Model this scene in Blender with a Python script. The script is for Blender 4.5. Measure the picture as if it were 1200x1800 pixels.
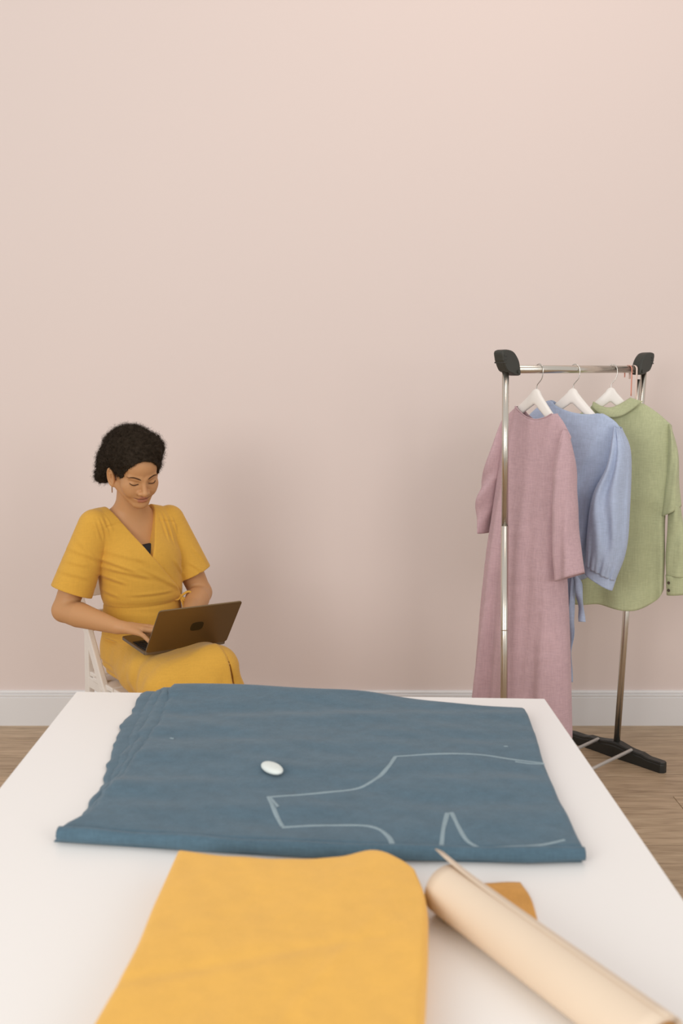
import bpy, bmesh, math, random
import numpy as np
from mathutils import Vector

# ------------------------------------------------------------------ clear
for o in list(bpy.data.objects):
    bpy.data.objects.remove(o, do_unlink=True)
scene = bpy.context.scene
COL = scene.collection
random.seed(4)
rng = np.random.default_rng(4)

# ------------------------------------------------------------------ camera, world, light, exposure
F, CX, CY, CAMH = 1750., 600., 900., 1.5
TH = math.atan(232 / F)
cam_d = bpy.data.cameras.new('camera')
cam = bpy.data.objects.new('camera', cam_d)
COL.objects.link(cam)
cam.location = (0, 0, CAMH)
cam.rotation_euler = (math.pi / 2 - TH, 0, 0)
cam_d.sensor_fit = 'VERTICAL'
cam_d.sensor_height = 36
cam_d.lens = 35
cam_d.clip_start = 0.05
cam_d.dof.use_dof = True
cam_d.dof.focus_distance = 3.25
cam_d.dof.aperture_fstop = 4.2
scene.camera = cam

scene.view_settings.view_transform = 'Standard'
scene.view_settings.look = 'None'
scene.view_settings.gamma = 1
scene.view_settings.use_curve_mapping = False
scene.view_settings.exposure = 0.0

world = bpy.data.worlds.new('world')
scene.world = world
world.use_nodes = True
world.node_tree.nodes['Background'].inputs[0].default_value = (1.0, 0.985, 0.965, 1)
world.node_tree.nodes['Background'].inputs[1].default_value = 0.72

def area(name, loc, target, size, power, color):
    d = bpy.data.lights.new(name, 'AREA')
    d.shape = 'RECTANGLE'
    d.size, d.size_y = size
    d.energy = power
    d.color = color
    o = bpy.data.objects.new(name, d)
    COL.objects.link(o)
    o.location = loc
    o.rotation_euler = (Vector(target) - Vector(loc)).to_track_quat('-Z', 'Y').to_euler()
    return o
area('window_light_left', (-2.4, -1.6, 2.3), (-0.2, 3.6, 1.2), (2.2, 2.0), 96, (1.0, 0.995, 0.96))
area('window_light_right', (2.5, -1.4, 2.2), (0.2, 3.6, 1.1), (1.6, 1.8), 44, (1.0, 0.95, 0.91))
area('wall_patch_light', (0.75, 2.3, 4.3), (0.55, 4.2, 2.6), (0.9, 0.9), 13, (1.0, 0.80, 0.70))  # added unseen lamp, puts a warm pink patch on the upper wall

# ------------------------------------------------------------------ pixel -> place helpers (photograph frame 1200 x 1800)
cth, sth = math.cos(TH), math.sin(TH)
CR, CU, CF = np.array([1., 0, 0]), np.array([0, sth, cth]), np.array([0, cth, -sth])
CC = np.array([0, 0, CAMH])
def ray(x, y): return CF + CR * (x - CX) / F - CU * (y - CY) / F
def atY(x, y, Y):
    d = ray(x, y); return CC + d * (Y / d[1])
def atZ(x, y, Z):
    d = ray(x, y); return CC + d * ((Z - CAMH) / d[2])

# ------------------------------------------------------------------ materials
def lin(c):
    return tuple((v / 12.92 if v <= 0.04045 else ((v + 0.055) / 1.055) ** 2.4) for v in [k / 255. for k in c])
def mat(name, rgb, rough=0.6, metal=0.0, spec=0.5, noise=0.0, nscale=20, bump=0.0, bscale=200, coat=0, sss=0, stretch=(1, 1, 1), sheen=0):
    m = bpy.data.materials.new(name)
    m.use_nodes = True
    nt = m.node_tree
    b = nt.nodes['Principled BSDF']
    base = lin(rgb)
    b.inputs['Base Color'].default_value = (*base, 1)
    b.inputs['Roughness'].default_value = rough
    b.inputs['Metallic'].default_value = metal
    b.inputs['Specular IOR Level'].default_value = spec
    b.inputs['Coat Weight'].default_value = coat
    if sheen:
        b.inputs['Sheen Weight'].default_value = sheen
        b.inputs['Sheen Roughness'].default_value = 0.5
    if sss:
        b.inputs['Subsurface Weight'].default_value = sss
        b.inputs['Subsurface Radius'].default_value = (0.012, 0.005, 0.003)
        b.inputs['Subsurface Scale'].default_value = 0.6
    tc = nt.nodes.new('ShaderNodeTexCoord')
    mp = nt.nodes.new('ShaderNodeMapping')
    mp.inputs['Scale'].default_value = stretch
    nt.links.new(tc.outputs['Object'], mp.inputs['Vector'])
    if noise:
        n = nt.nodes.new('ShaderNodeTexNoise')
        n.inputs['Scale'].default_value = nscale
        n.inputs['Detail'].default_value = 4
        nt.links.new(mp.outputs[0], n.inputs['Vector'])
        mx = nt.nodes.new('ShaderNodeMix'); mx.data_type = 'RGBA'
        mx.inputs['A'].default_value = (*[v * (1 - noise) for v in base], 1)
        mx.inputs['B'].default_value = (*[min(1, v * (1 + noise)) for v in base], 1)
        nt.links.new(n.outputs['Fac'], mx.inputs['Factor'])
        nt.links.new(mx.outputs['Result'], b.inputs['Base Color'])
    if bump:
        n2 = nt.nodes.new('ShaderNodeTexNoise')
        n2.inputs['Scale'].default_value = bscale
        n2.inputs['Detail'].default_value = 3
        nt.links.new(mp.outputs[0], n2.inputs['Vector'])
        bp = nt.nodes.new('ShaderNodeBump')
        bp.inputs['Strength'].default_value = bump
        bp.inputs['Distance'].default_value = 0.002
        nt.links.new(n2.outputs['Fac'], bp.inputs['Height'])
        nt.links.new(bp.outputs[0], b.inputs['Normal'])
    return m

def linen(name, rgb, var=0.15, bump=0.35, rough=0.85, sheen=0.15):
    """woven linen: crossed stretched noises for slubby threads, soft blotches"""
    m = bpy.data.materials.new(name)
    m.use_nodes = True
    nt = m.node_tree; L = nt.links
    b = nt.nodes['Principled BSDF']
    b.inputs['Roughness'].default_value = rough
    b.inputs['Specular IOR Level'].default_value = 0.2
    b.inputs['Sheen Weight'].default_value = sheen
    base = lin(rgb)
    tc = nt.nodes.new('ShaderNodeTexCoord')
    def nz(scale, st, det=3):
        mp = nt.nodes.new('ShaderNodeMapping'); mp.inputs['Scale'].default_value = st
        L.new(tc.outputs['Object'], mp.inputs['Vector'])
        n = nt.nodes.new('ShaderNodeTexNoise'); n.inputs['Scale'].default_value = scale; n.inputs['Detail'].default_value = det
        L.new(mp.outputs[0], n.inputs['Vector'])
        return n.outputs['Fac']
    def mth(op, a, c):
        n = nt.nodes.new('ShaderNodeMath'); n.operation = op
        for i, v in enumerate((a, c)):
            if isinstance(v, (int, float)): n.inputs[i].default_value = v
            else: L.new(v, n.inputs[i])
        return n.outputs[0]
    wv = mth('ADD', nz(60, (0.7, 0.7, 5.5)), nz(60, (4.5, 4.5, 0.35)))
    tot = mth('ADD', mth('ADD', mth('MULTIPLY', wv, 0.50), mth('MULTIPLY', nz(9, (1, 1, 1)), 0.3)), -0.15)
    mx = nt.nodes.new('ShaderNodeMix'); mx.data_type = 'RGBA'
    mx.inputs['A'].default_value = (*[v * (1 - 2 * var) for v in base], 1)
    mx.inputs['B'].default_value = (*[min(1, v * (1 + 2 * var)) for v in base], 1)
    L.new(tot, mx.inputs['Factor'])
    L.new(mx.outputs['Result'], b.inputs['Base Color'])
    bp = nt.nodes.new('ShaderNodeBump')
    bp.inputs['Strength'].default_value = bump
    bp.inputs['Distance'].default_value = 0.0015
    L.new(mth('ADD', mth('MULTIPLY', wv, 0.6), mth('MULTIPLY', nz(26, (1, 1, 1), 4), 2.2)), bp.inputs['Height'])
    L.new(bp.outputs[0], b.inputs['Normal'])
    return m

def wood_floor():
    m = bpy.data.materials.new('oak_laminate')
    m.use_nodes = True
    nt = m.node_tree; L = nt.links
    b = nt.nodes['Principled BSDF']
    b.inputs['Roughness'].default_value = 0.42
    tc = nt.nodes.new('ShaderNodeTexCoord')
    oi = nt.nodes.new('ShaderNodeObjectInfo')
    off = nt.nodes.new('ShaderNodeVectorMath'); off.operation = 'SCALE'
    comb = nt.nodes.new('ShaderNodeCombineXYZ')
    for i in range(3): L.new(oi.outputs['Random'], comb.inputs[i])
    L.new(comb.outputs[0], off.inputs[0]); off.inputs['Scale'].default_value = 37
    add = nt.nodes.new('ShaderNodeVectorMath'); add.operation = 'ADD'
    L.new(tc.outputs['Object'], add.inputs[0]); L.new(off.outputs[0], add.inputs[1])
    mp = nt.nodes.new('ShaderNodeMapping'); mp.inputs['Scale'].default_value = (2.0, 26, 26)
    L.new(add.outputs[0], mp.inputs['Vector'])
    n = nt.nodes.new('ShaderNodeTexNoise'); n.inputs['Scale'].default_value = 3.0; n.inputs['Detail'].default_value = 8; n.inputs['Distortion'].default_value = 0.8
    L.new(mp.outputs[0], n.inputs['Vector'])
    mp2 = nt.nodes.new('ShaderNodeMapping'); mp2.inputs['Scale'].default_value = (3.0, 14, 14)
    L.new(add.outputs[0], mp2.inputs['Vector'])
    n2 = nt.nodes.new('ShaderNodeTexNoise'); n2.inputs['Scale'].default_value = 1.4; n2.inputs['Detail'].default_value = 3
    L.new(mp2.outputs[0], n2.inputs['Vector'])
    r = nt.nodes.new('ShaderNodeValToRGB')
    r.color_ramp.elements[0].position = 0.30; r.color_ramp.elements[0].color = (*lin((152, 128, 101)), 1)
    r.color_ramp.elements[1].position = 0.66; r.color_ramp.elements[1].color = (*lin((196, 171, 141)), 1)
    e = r.color_ramp.elements.new(0.47); e.color = (*lin((178, 153, 124)), 1)
    L.new(n.outputs['Fac'], r.inputs[0])
    hs = nt.nodes.new('ShaderNodeHueSaturation')
    mr = nt.nodes.new('ShaderNodeMapRange'); mr.inputs['To Min'].default_value = 0.90; mr.inputs['To Max'].default_value = 1.08
    L.new(oi.outputs['Random'], mr.inputs['Value']); L.new(mr.outputs[0], hs.inputs['Value'])
    mix = nt.nodes.new('ShaderNodeMix'); mix.data_type = 'RGBA'; mix.blend_type = 'MULTIPLY'; mix.inputs['Factor'].default_value = 0.35
    r2 = nt.nodes.new('ShaderNodeValToRGB')
    r2.color_ramp.elements[0].position = 0.32; r2.color_ramp.elements[0].color = (0.62, 0.58, 0.52, 1)
    r2.color_ramp.elements[1].position = 0.55; r2.color_ramp.elements[1].color = (1, 1, 1, 1)
    L.new(n2.outputs['Fac'], r2.inputs[0])
    L.new(r.outputs[0], mix.inputs['A']); L.new(r2.outputs[0], mix.inputs['B'])
    L.new(mix.outputs['Result'], hs.inputs['Color'])
    L.new(hs.outputs[0], b.inputs['Base Color'])
    bp = nt.nodes.new('ShaderNodeBump'); bp.inputs['Strength'].default_value = 0.15; bp.inputs['Distance'].default_value = 0.001
    L.new(n.outputs['Fac'], bp.inputs['Height']); L.new(bp.outputs[0], b.inputs['Normal'])
    return m

M = {}
M['wall'] = mat('wall_paint', (224, 209, 203), 0.9, spec=0.15, noise=0.012, nscale=0.9, bump=0.06, bscale=90)
M['white_trim'] = mat('white_trim_paint', (226, 224, 224), 0.45)
M['floor'] = wood_floor()
M['sub'] = mat('floor_joint', (92, 72, 54), 0.9)
M['table'] = mat('white_laminate', (242, 239, 236), 0.35)
M['table_leg'] = mat('white_leg', (225, 222, 220), 0.4)
M['chair'] = mat('white_lacquer_wood', (228, 220, 212), 0.4, noise=0.02, nscale=30)
M['steel'] = mat('chrome_tube', (210, 203, 192), 0.26, 1.0)
M['rod'] = mat('satin_rod', (208, 203, 197), 0.35, 0.35)
M['foot'] = mat('black_foot_plastic', (36, 37, 34), 0.42, bump=0.08, bscale=400)
M['hook'] = mat('hook_steel', (200, 196, 190), 0.2, 1.0)
M['black'] = mat('black_plastic', (52, 52, 46), 0.5, bump=0.1, bscale=400)
M['hanger'] = mat('white_hanger_wood', (240, 234, 228), 0.35)
M['skin'] = None
M['laptop'] = mat('gold_aluminium', (128, 108, 80), 0.38, 0.85)
M['logo'] = mat('dark_badge', (46, 36, 22), 0.35, 0.3)
M['deck'] = mat('keyboard_deck', (120, 104, 84), 0.4, 0.8)
M['key'] = mat('black_key', (24, 24, 25), 0.45)
M['screen'] = mat('screen_glass', (14, 14, 16), 0.12)
M['mustard'] = linen('mustard_linen', (208, 158, 64), var=0.07, bump=0.22)
M['mustard2'] = linen('mustard_linen_folded', (232, 179, 84), var=0.06)
M['pink'] = linen('dusty_pink_linen', (191, 160, 165))
M['blue'] = linen('pale_blue_linen', (172, 184, 208))
M['green'] = linen('sage_green_linen', (180, 184, 146))
M['denim'] = linen('slate_blue_linen', (78, 103, 118), var=0.18)
M['chalk'] = mat('tailors_chalk', (222, 228, 224), 0.9)
M['chalk_line'] = mat('chalk_dust', (140, 158, 166), 0.95, noise=0.2, nscale=300)
M['kraft'] = mat('kraft_paper', (223, 203, 180), 0.65, noise=0.03, nscale=12)
M['kraft_core'] = mat('cardboard_core', (178, 130, 76), 0.8)
M['ochre'] = linen('ochre_offcut', (210, 152, 76))
M['cami'] = mat('black_camisole', (22, 22, 28), 0.7)
M['hair'] = mat('dark_brown_hair', (46, 35, 23), 0.7, spec=0.2)
M['brow'] = mat('brow_hair', (84, 58, 40), 0.8, spec=0.1)
M['button'] = mat('dark_horn_button', (64, 52, 36), 0.35)
M['ribbon'] = mat('coral_ribbon', (226, 150, 128), 0.6)
M['ribbon2'] = mat('pale_pink_ribbon', (232, 208, 196), 0.6)
M['gold'] = mat('gold_earring', (190, 150, 80), 0.25, 1.0)

# ------------------------------------------------------------------ object helpers
def empty(name, loc, rz=0):
    o = bpy.data.objects.new(name, None)
    COL.objects.link(o); o.location = loc; o.rotation_euler = (0, 0, rz); o.empty_display_size = 0.1
    return o
def tag(o, label=None, cat=None, group=None, kind=None):
    if label: o['label'] = label
    if cat: o['category'] = cat
    if group: o['group'] = group
    if kind: o['kind'] = kind
    return o
def mesh_obj(name, V, Fc, m, parent=None, smooth=True, local=False, origin=None):
    """V in world coordinates unless local; unrotated parents only when local is False"""
    V = np.asarray(V, float).reshape(-1, 3)
    if parent is not None:
        if not local: V = V - np.array(parent.location)
        loc = (0, 0, 0)
    else:
        if origin is None:
            origin = ((V[:, 0].min() + V[:, 0].max()) / 2, (V[:, 1].min() + V[:, 1].max()) / 2, V[:, 2].min())
        loc = origin
        V = V - np.array(origin)
    me = bpy.data.meshes.new(name)
    if isinstance(Fc, np.ndarray):
        me.from_pydata(V.tolist(), [], Fc.tolist())
    else:
        me.from_pydata(V.tolist(), [], Fc)
    me.materials.append(m)
    if smooth: me.polygons.foreach_set('use_smooth', [True] * len(me.polygons))
    me.update()
    o = bpy.data.objects.new(name, me)
    COL.objects.link(o); o.location = loc
    if parent is not None: o.parent = parent
    return o
def bm_data(bm):
    bm.verts.ensure_lookup_table(); bm.faces.ensure_lookup_table()
    V = [tuple(v.co) for v in bm.verts]
    for i, v in enumerate(bm.verts): v.index = i
    Fc = [[v.index for v in f.verts] for f in bm.faces]
    bm.free()
    return V, Fc
def box(c, s, bev=0.0, seg=2, X=(1, 0, 0), Y=(0, 1, 0), Z=(0, 0, 1)):
    bm = bmesh.new()
    bmesh.ops.create_cube(bm, size=1)
    for v in bm.verts:
        v.co = Vector((v.co.x * s[0], v.co.y * s[1], v.co.z * s[2]))
    if bev: bmesh.ops.bevel(bm, geom=bm.edges[:], offset=bev, segments=seg, profile=0.5, affect='EDGES')
    X, Y, Z, c = Vector(X), Vector(Y), Vector(Z), Vector(c)
    for v in bm.verts: v.co = c + X * v.co.x + Y * v.co.y + Z * v.co.z
    return bm_data(bm)
def bar(p, q, w, t, bev=0.003, side=(1, 0, 0)):
    """square bar from p to q; w along side, t across"""
    p, q = Vector(p), Vector(q)
    Z = (q - p).normalized(); S = Vector(side); S = (S - Z * S.dot(Z)).normalized(); T = Z.cross(S)
    return box((p + q) / 2, (w, t, (q - p).length), bev, 2, S, T, Z)
def join(*parts):
    V, Fc = [], []
    for v, f in parts:
        o = len(V); V += [tuple(x) for x in v]; Fc += [[i + o for i in g] for g in f]
    return V, Fc
def catmull(pts, n):
    P = np.asarray(pts, float)
    if len(P) == 2: 
        t = np.linspace(0, 1, n)[:, None]; return P[0] * (1 - t) + P[1] * t
    Q = np.vstack([2 * P[0] - P[1], P, 2 * P[-1] - P[-2]])
    out = []
    for i in range(1, len(Q) - 2):
        t = np.linspace(0, 1, 24, endpoint=False)[:, None]
        a, b, c, d = Q[i - 1], Q[i], Q[i + 1], Q[i + 2]
        out.append(0.5 * (2 * b + (c - a) * t + (2 * a - 5 * b + 4 * c - d) * t ** 2 + (-a + 3 * b - 3 * c + d) * t ** 3))
    out = np.vstack(out + [P[-1:]])
    s = np.r_[0, np.cumsum(np.linalg.norm(np.diff(out, axis=0), axis=1))]
    u = np.linspace(0, s[-1], n)
    return np.stack([np.interp(u, s, out[:, k]) for k in range(out.shape[1])], 1)
def polyres(pts, n):
    P = np.asarray(pts, float)
    s = np.r_[0, np.cumsum(np.linalg.norm(np.diff(P, axis=0), axis=1))]
    u = np.linspace(0, s[-1], n)
    return np.stack([np.interp(u, s, P[:, k]) for k in range(P.shape[1])], 1)
def tube(pts, r, seg=12, caps=True, flat=1.0):
    P = np.asarray(pts, float); n = len(P)
    r = np.broadcast_to(np.asarray(r, float), (n,))
    T = np.gradient(P, axis=0); T /= np.linalg.norm(T, axis=1)[:, None] + 1e-12
    up = np.array([0, 0, 1.]) if abs(T[0][2]) < 0.9 else np.array([0, 1., 0])
    V = []
    N = np.cross(T[0], up); N /= np.linalg.norm(N)
    for i in range(n):
        N = N - T[i] * (N @ T[i]); N /= np.linalg.norm(N) + 1e-12
        B = np.cross(T[i], N)
        for k in range(seg):
            a = 2 * math.pi * k / seg
            V.append(P[i] + r[i] * (N * math.cos(a) + B * math.sin(a) * flat))
    Fc = []
    for i in range(n - 1):
        for k in range(seg):
            k2 = (k + 1) % seg
            Fc.append([i * seg + k, i * seg + k2, (i + 1) * seg + k2, (i + 1) * seg + k])
    if caps:
        Fc.append(list(range(seg))[::-1]); Fc.append([(n - 1) * seg + k for k in range(seg)])
    return V, Fc
def grid_faces(nu, nv, off=0, flip=False):
    i, j = np.meshgrid(np.arange(nv - 1), np.arange(nu - 1), indexing='ij')
    a = i * nu + j + off
    f = np.stack([a, a + 1, a + nu + 1, a + nu], -1).reshape(-1, 4)
    return f[:, ::-1] if flip else f
def solidify(o, t, off=-1):
    s = o.modifiers.new('thickness', 'SOLIDIFY'); s.thickness = t; s.offset = off
    return o

# ------------------------------------------------------------------ implicit surfaces (numpy) for body, dress and hair
def v3(*a): return np.array(a, np.float32)
def smin(a, b, k):
    h = np.clip(0.5 + 0.5 * (b - a) / k, 0, 1)
    return b + (a - b) * h - k * h * (1 - h)
def smax(a, b, k): return -smin(-a, -b, k)
def sph(P, c, r): return np.linalg.norm(P - v3(*c), axis=1) - r
def ell(P, c, r):
    q = P - v3(*c); r = v3(*r)
    k0 = np.linalg.norm(q / r, axis=1); k1 = np.linalg.norm(q / (r * r), axis=1)
    return k0 * (k0 - 1) / np.maximum(k1, 1e-6)
def cone(P, a, b, ra, rb):
    a, b = v3(*a), v3(*b); ab = b - a
    t = np.clip(((P - a) @ ab) / (ab @ ab), 0, 1)
    return np.linalg.norm(P - a - t[:, None] * ab, axis=1) - (ra + (rb - ra) * t)
def chain(P, pts, rs, k=0.0):
    d = None
    for i in range(len(pts) - 1):
        e = cone(P, pts[i], pts[i + 1], rs[i], rs[i + 1])
        d = e if d is None else (smin(d, e, k) if k else np.minimum(d, e))
    return d
def surface_nets(f, lo, hi, h, B=8):
    lo = np.array(lo, np.float32); hi = np.array(hi, np.float32)
    nb = np.ceil((hi - lo) / (h * B)).astype(int)
    n = nb * B
    ci = np.stack(np.meshgrid(*[np.arange(k) for k in nb], indexing='ij'), -1).reshape(-1, 3)
    cen = (lo + (ci * B + (B - 1) / 2) * h).astype(np.float32)
    dc = np.concatenate([f(cen[i:i + 200000]) for i in range(0, len(cen), 200000)])
    act = np.abs(dc) < B * h * 1.35
    S = np.where(dc < 0, np.float32(-1), np.float32(1)).reshape(nb)
    V = np.repeat(np.repeat(np.repeat(S, B, 0), B, 1), B, 2)
    V6 = V.reshape(nb[0], B, nb[1], B, nb[2], B)
    loc = np.stack(np.meshgrid(*[np.arange(B)] * 3, indexing='ij'), -1).reshape(-1, 3)
    A = ci[act]
    step = 800
    for i in range(0, len(A), step):
        c = A[i:i + step]
        P = (lo + (c[:, None, :] * B + loc[None]) * h).reshape(-1, 3).astype(np.float32)
        d = f(P).astype(np.float32).reshape(len(c), B, B, B)
        V6[c[:, 0], :, c[:, 1], :, c[:, 2], :] = d
    V = V6.reshape(n)
    neg = V < 0
    cnt = np.zeros(n - 1, np.int8)
    for dx in (0, 1):
        for dy in (0, 1):
            for dz in (0, 1):
                cnt += neg[dx:n[0] - 1 + dx, dy:n[1] - 1 + dy, dz:n[2] - 1 + dz]
    cells = np.argwhere((cnt > 0) & (cnt < 8))
    idx = np.full(n - 1, -1, np.int32)
    idx[cells[:, 0], cells[:, 1], cells[:, 2]] = np.arange(len(cells))
    acc = np.zeros((len(cells), 3)); num = np.zeros(len(cells))
    corners = [(a, b, c) for a in (0, 1) for b in (0, 1) for c in (0, 1)]
    val = {c: V[cells[:, 0] + c[0], cells[:, 1] + c[1], cells[:, 2] + c[2]] for c in corners}
    for c in corners:
        for ax in range(3):
            if c[ax]: continue
            e = list(c); e[ax] = 1; e = tuple(e)
            va, vb = val[c], val[e]
            m = (va < 0) != (vb < 0)
            t = np.where(m, va / np.where(m, va - vb, 1), 0)
            p = np.array(c, float)[None] + t[:, None] * (np.array(e) - np.array(c))[None]
            acc[m] += p[m]; num[m] += 1
    verts = lo + (cells + acc / num[:, None]) * h
    quads = []
    for ax in range(3):
        b, c = (ax + 1) % 3, (ax + 2) % 3
        sl0 = [slice(None)] * 3; sl1 = [slice(None)] * 3
        sl0[ax] = slice(0, -1); sl1[ax] = slice(1, None)
        n0, n1 = neg[tuple(sl0)], neg[tuple(sl1)]
        E = np.argwhere(n0 != n1)
        E = E[(E[:, b] > 0) & (E[:, c] > 0) & (E[:, b] < n[b] - 1) & (E[:, c] < n[c] - 1)]
        s = n0[E[:, 0], E[:, 1], E[:, 2]]
        def g(db, dc):
            q = E.copy(); q[:, b] -= db; q[:, c] -= dc
            return idx[q[:, 0], q[:, 1], q[:, 2]]
        Q = np.stack([g(1, 1), g(0, 1), g(0, 0), g(1, 0)], 1)
        Q[~s] = Q[~s][:, ::-1]
        quads.append(Q)
    quads = np.vstack(quads)
    quads = quads[(quads >= 0).all(1)]
    return verts, quads
def grad_normals(f, V, e=0.0008):
    V = V.astype(np.float32); g = np.zeros_like(V)
    for k in range(3):
        d = np.zeros(3, np.float32); d[k] = e
        g[:, k] = f(V + d) - f(V - d)
    return g / (np.linalg.norm(g, axis=1)[:, None] + 1e-9)

# ================================================================== THE SETTING
WALLY = 4.216
tag(mesh_obj('wall_back', *box((0, WALLY + 0.06, 2.0), (9, 0.12, 4.0)), M['wall'], smooth=False),
    'smooth pale blush pink painted wall behind the seated woman and clothes rack', kind='structure')
# baseboard: extruded moulding profile (y out of the wall, z)
prof = [(0, 0), (0.020, 0), (0.020, 0.126), (0.016, 0.1285), (0.016, 0.1305), (0.019, 0.133), (0.019, 0.139), (0.012, 0.1415), (0.012, 0.1435), (0.015, 0.146), (0.015, 0.150), (0.010, 0.155), (0, 0.155)]
V = [(x, WALLY - y, z) for x in (-4.5, 4.5) for y, z in prof]
n = len(prof)
Fc = [[i, (i + 1) % n, n + (i + 1) % n, n + i] for i in range(n)] + [list(range(n))[::-1], list(range(n, 2 * n))]
tag(mesh_obj('baseboard_back', V, Fc, M['white_trim'], smooth=False), 'white moulded baseboard running along the blush pink wall', kind='structure')
floor = mesh_obj('floor', *box((0, 1.7, -0.035), (9, 5.03, 0.05)), M['sub'], smooth=False)
tag(floor, 'light oak plank floor with boards running along the wall', kind='structure')
# oak boards, rows parallel to the wall
PW, PL = 0.19, 1.29
pv, pf = box((0, 0, -0.005), (PL - 0.0015, PW - 0.0015, 0.010), 0.0012, 1)
pme = None
rows = int(4.2 / PW) + 1
for r in range(rows):
    y = WALLY - 0.005 - PW * (r + 0.5)
    x0 = -3.9 + (r * 0.47) % PL
    k = 0
    while x0 + k * PL < 4.2:
        x = x0 + k * PL
        if pme is None:
            o = mesh_obj('floor_board', pv, pf, M['floor'], floor, smooth=False, local=True); pme = o.data
        else:
            o = bpy.data.objects.new('floor_board', pme); COL.objects.link(o); o.parent = floor
        o.location = (x - floor.location.x, y - floor.location.y, 0 - floor.location.z)
        k += 1

# ================================================================== TABLE
TZ = 0.75
bl, br = atZ(134.5, 1215.5, TZ), atZ(957, 1228, TZ)
dl = np.array([0.0165, -1.0, 0]); 
TL = 1.85
fl, fr = bl + dl * TL, br + dl * TL
root = empty('work_table', ((bl[0] + br[0]) / 2, 1.45, 0))
tag(root, 'large white laminate work table with cloth and paper laid on it', 'table')
def slab(c4, z0, z1, bev):
    bm = bmesh.new()
    vs = [bm.verts.new((p[0], p[1], z)) for z in (z0, z1) for p in c4]
    bm.faces.new(vs[0:4][::-1]); bm.faces.new(vs[4:8])
    for i in range(4): bm.faces.new((vs[i], vs[(i + 1) % 4], vs[4 + (i + 1) % 4], vs[4 + i]))
    bmesh.ops.recalc_face_normals(bm, faces=bm.faces[:])
    if bev: bmesh.ops.bevel(bm, geom=bm.edges[:], offset=bev, segments=2, profile=0.5, affect='EDGES')
    return bm_data(bm)
mesh_obj('table_top', *slab([fl, fr, br, bl], TZ - 0.028, TZ, 0.002), M['table'], root, smooth=False)
for p in (fl, fr, br, bl):
    c = (fl + fr + br + bl) / 4
    q = p + (c - p) / np.linalg.norm(c - p) * 0.09
    mesh_obj('leg', *box((q[0], q[1], (TZ - 0.028) / 2), (0.06, 0.06, TZ - 0.028), 0.004), M['table_leg'], root, smooth=False)
for a, b in ((bl, br), (fl, fr), (fl, bl), (fr, br)):
    c = (fl + fr + br + bl) / 4
    a2 = a + (c - a) / np.linalg.norm(c - a) * 0.09; b2 = b + (c - b) / np.linalg.norm(c - b) * 0.09
    mesh_obj('apron', *bar((a2[0], a2[1], TZ - 0.068), (b2[0], b2[1], TZ - 0.068), 0.08, 0.018, 0.002, (0, 0, 1)), M['table_leg'], root, smooth=False)

# ---------------------------------------------------------------- blue folded cloth
def nz2(x, y, seed=0):
    r = np.random.default_rng(seed); s = 0
    for k in range(7):
        fx, fy, ph = r.normal(0, 1), r.normal(0, 1), r.uniform(0, 6.28)
        s = s + np.sin(fx * x + fy * y + ph) / (1 + 0.4 * k)
    return s / 3
def bilerp_quad(c, u, v):
    """c: bl, br, fr, fl ; u left->right, v back->front"""
    return (c[0] * (1 - u) * (1 - v) + c[1] * u * (1 - v) + c[2] * u * v + c[3] * (1 - u) * v)
ZC = TZ + 0.022
cl_back = [atZ(x, y, ZC)[:2] for x, y in ((300, 1205), (400, 1207), (520, 1211), (640, 1217), (760, 1230), (850, 1238), (922, 1241))]
cl_front = [atZ(x, y, ZC)[:2] for x, y in ((104, 1455), (300, 1468), (500, 1480), (720, 1487), (900, 1491), (1026, 1490))]
cl_left = [atZ(x, y, ZC)[:2] for x, y in ((300, 1205), (284, 1240), (260, 1285), (214, 1355), (158, 1415), (104, 1455))]
cl_right = [atZ(x, y, ZC)[:2] for x, y in ((922, 1241), (940, 1285), (953, 1330), (975, 1385), (1000, 1435), (1026, 1490))]
def coons(top, bot, lef, rig, nu, nv, f=catmull):
    T, Bt, Lf, Rg = f(top, nu), f(bot, nu), f(lef, nv), f(rig, nv)
    u = np.linspace(0, 1, nu)[None, :, None]; v = np.linspace(0, 1, nv)[:, None, None]
    return ((1 - v) * T[None] + v * Bt[None] + (1 - u) * Lf[:, None] + u * Rg[:, None]
            - ((1 - u) * (1 - v) * T[0] + u * (1 - v) * T[-1] + (1 - u) * v * Bt[0] + u * v * Bt[-1]))
def ch(x, y):
    """height of the top layer above the base level at world x, y"""
    w = 0.003 * nz2(x * 5, y * 17, 3) + 0.0020 * nz2(x * 14, y * 30, 5) + 0.0011 * nz2(x * 40, y * 48, 6)
    for y0, a, s, sl in ((2.10, 0.0030, 0.030, 0.03), (1.93, 0.0022, 0.026, -0.02), (1.74, 0.0018, 0.024, 0.02), (1.62, 0.0012, 0.025, -0.03)):
        t = (y - y0 - sl * x) / s
        w = w + a * np.exp(-t * t) * (0.7 + 0.4 * np.sin(3 * x + y0 * 9)) - 0.6 * a * np.exp(-(t - 1.5) ** 2)
    back = np.exp(-((y - 2.28) / 0.07) ** 2) * 0.012 * np.exp(-((x + 0.30) / 0.38) ** 2)
    return w + back
fold = empty('folded_fabric', ((cl_back[3][0]), 1.8, TZ))
tag(fold, 'slate blue linen folded in layers on white table with chalk pattern lines', 'fabric')
NU, NV = 130, 90
base = coons(cl_back, cl_front, cl_left, cl_right, NU, NV)
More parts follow.
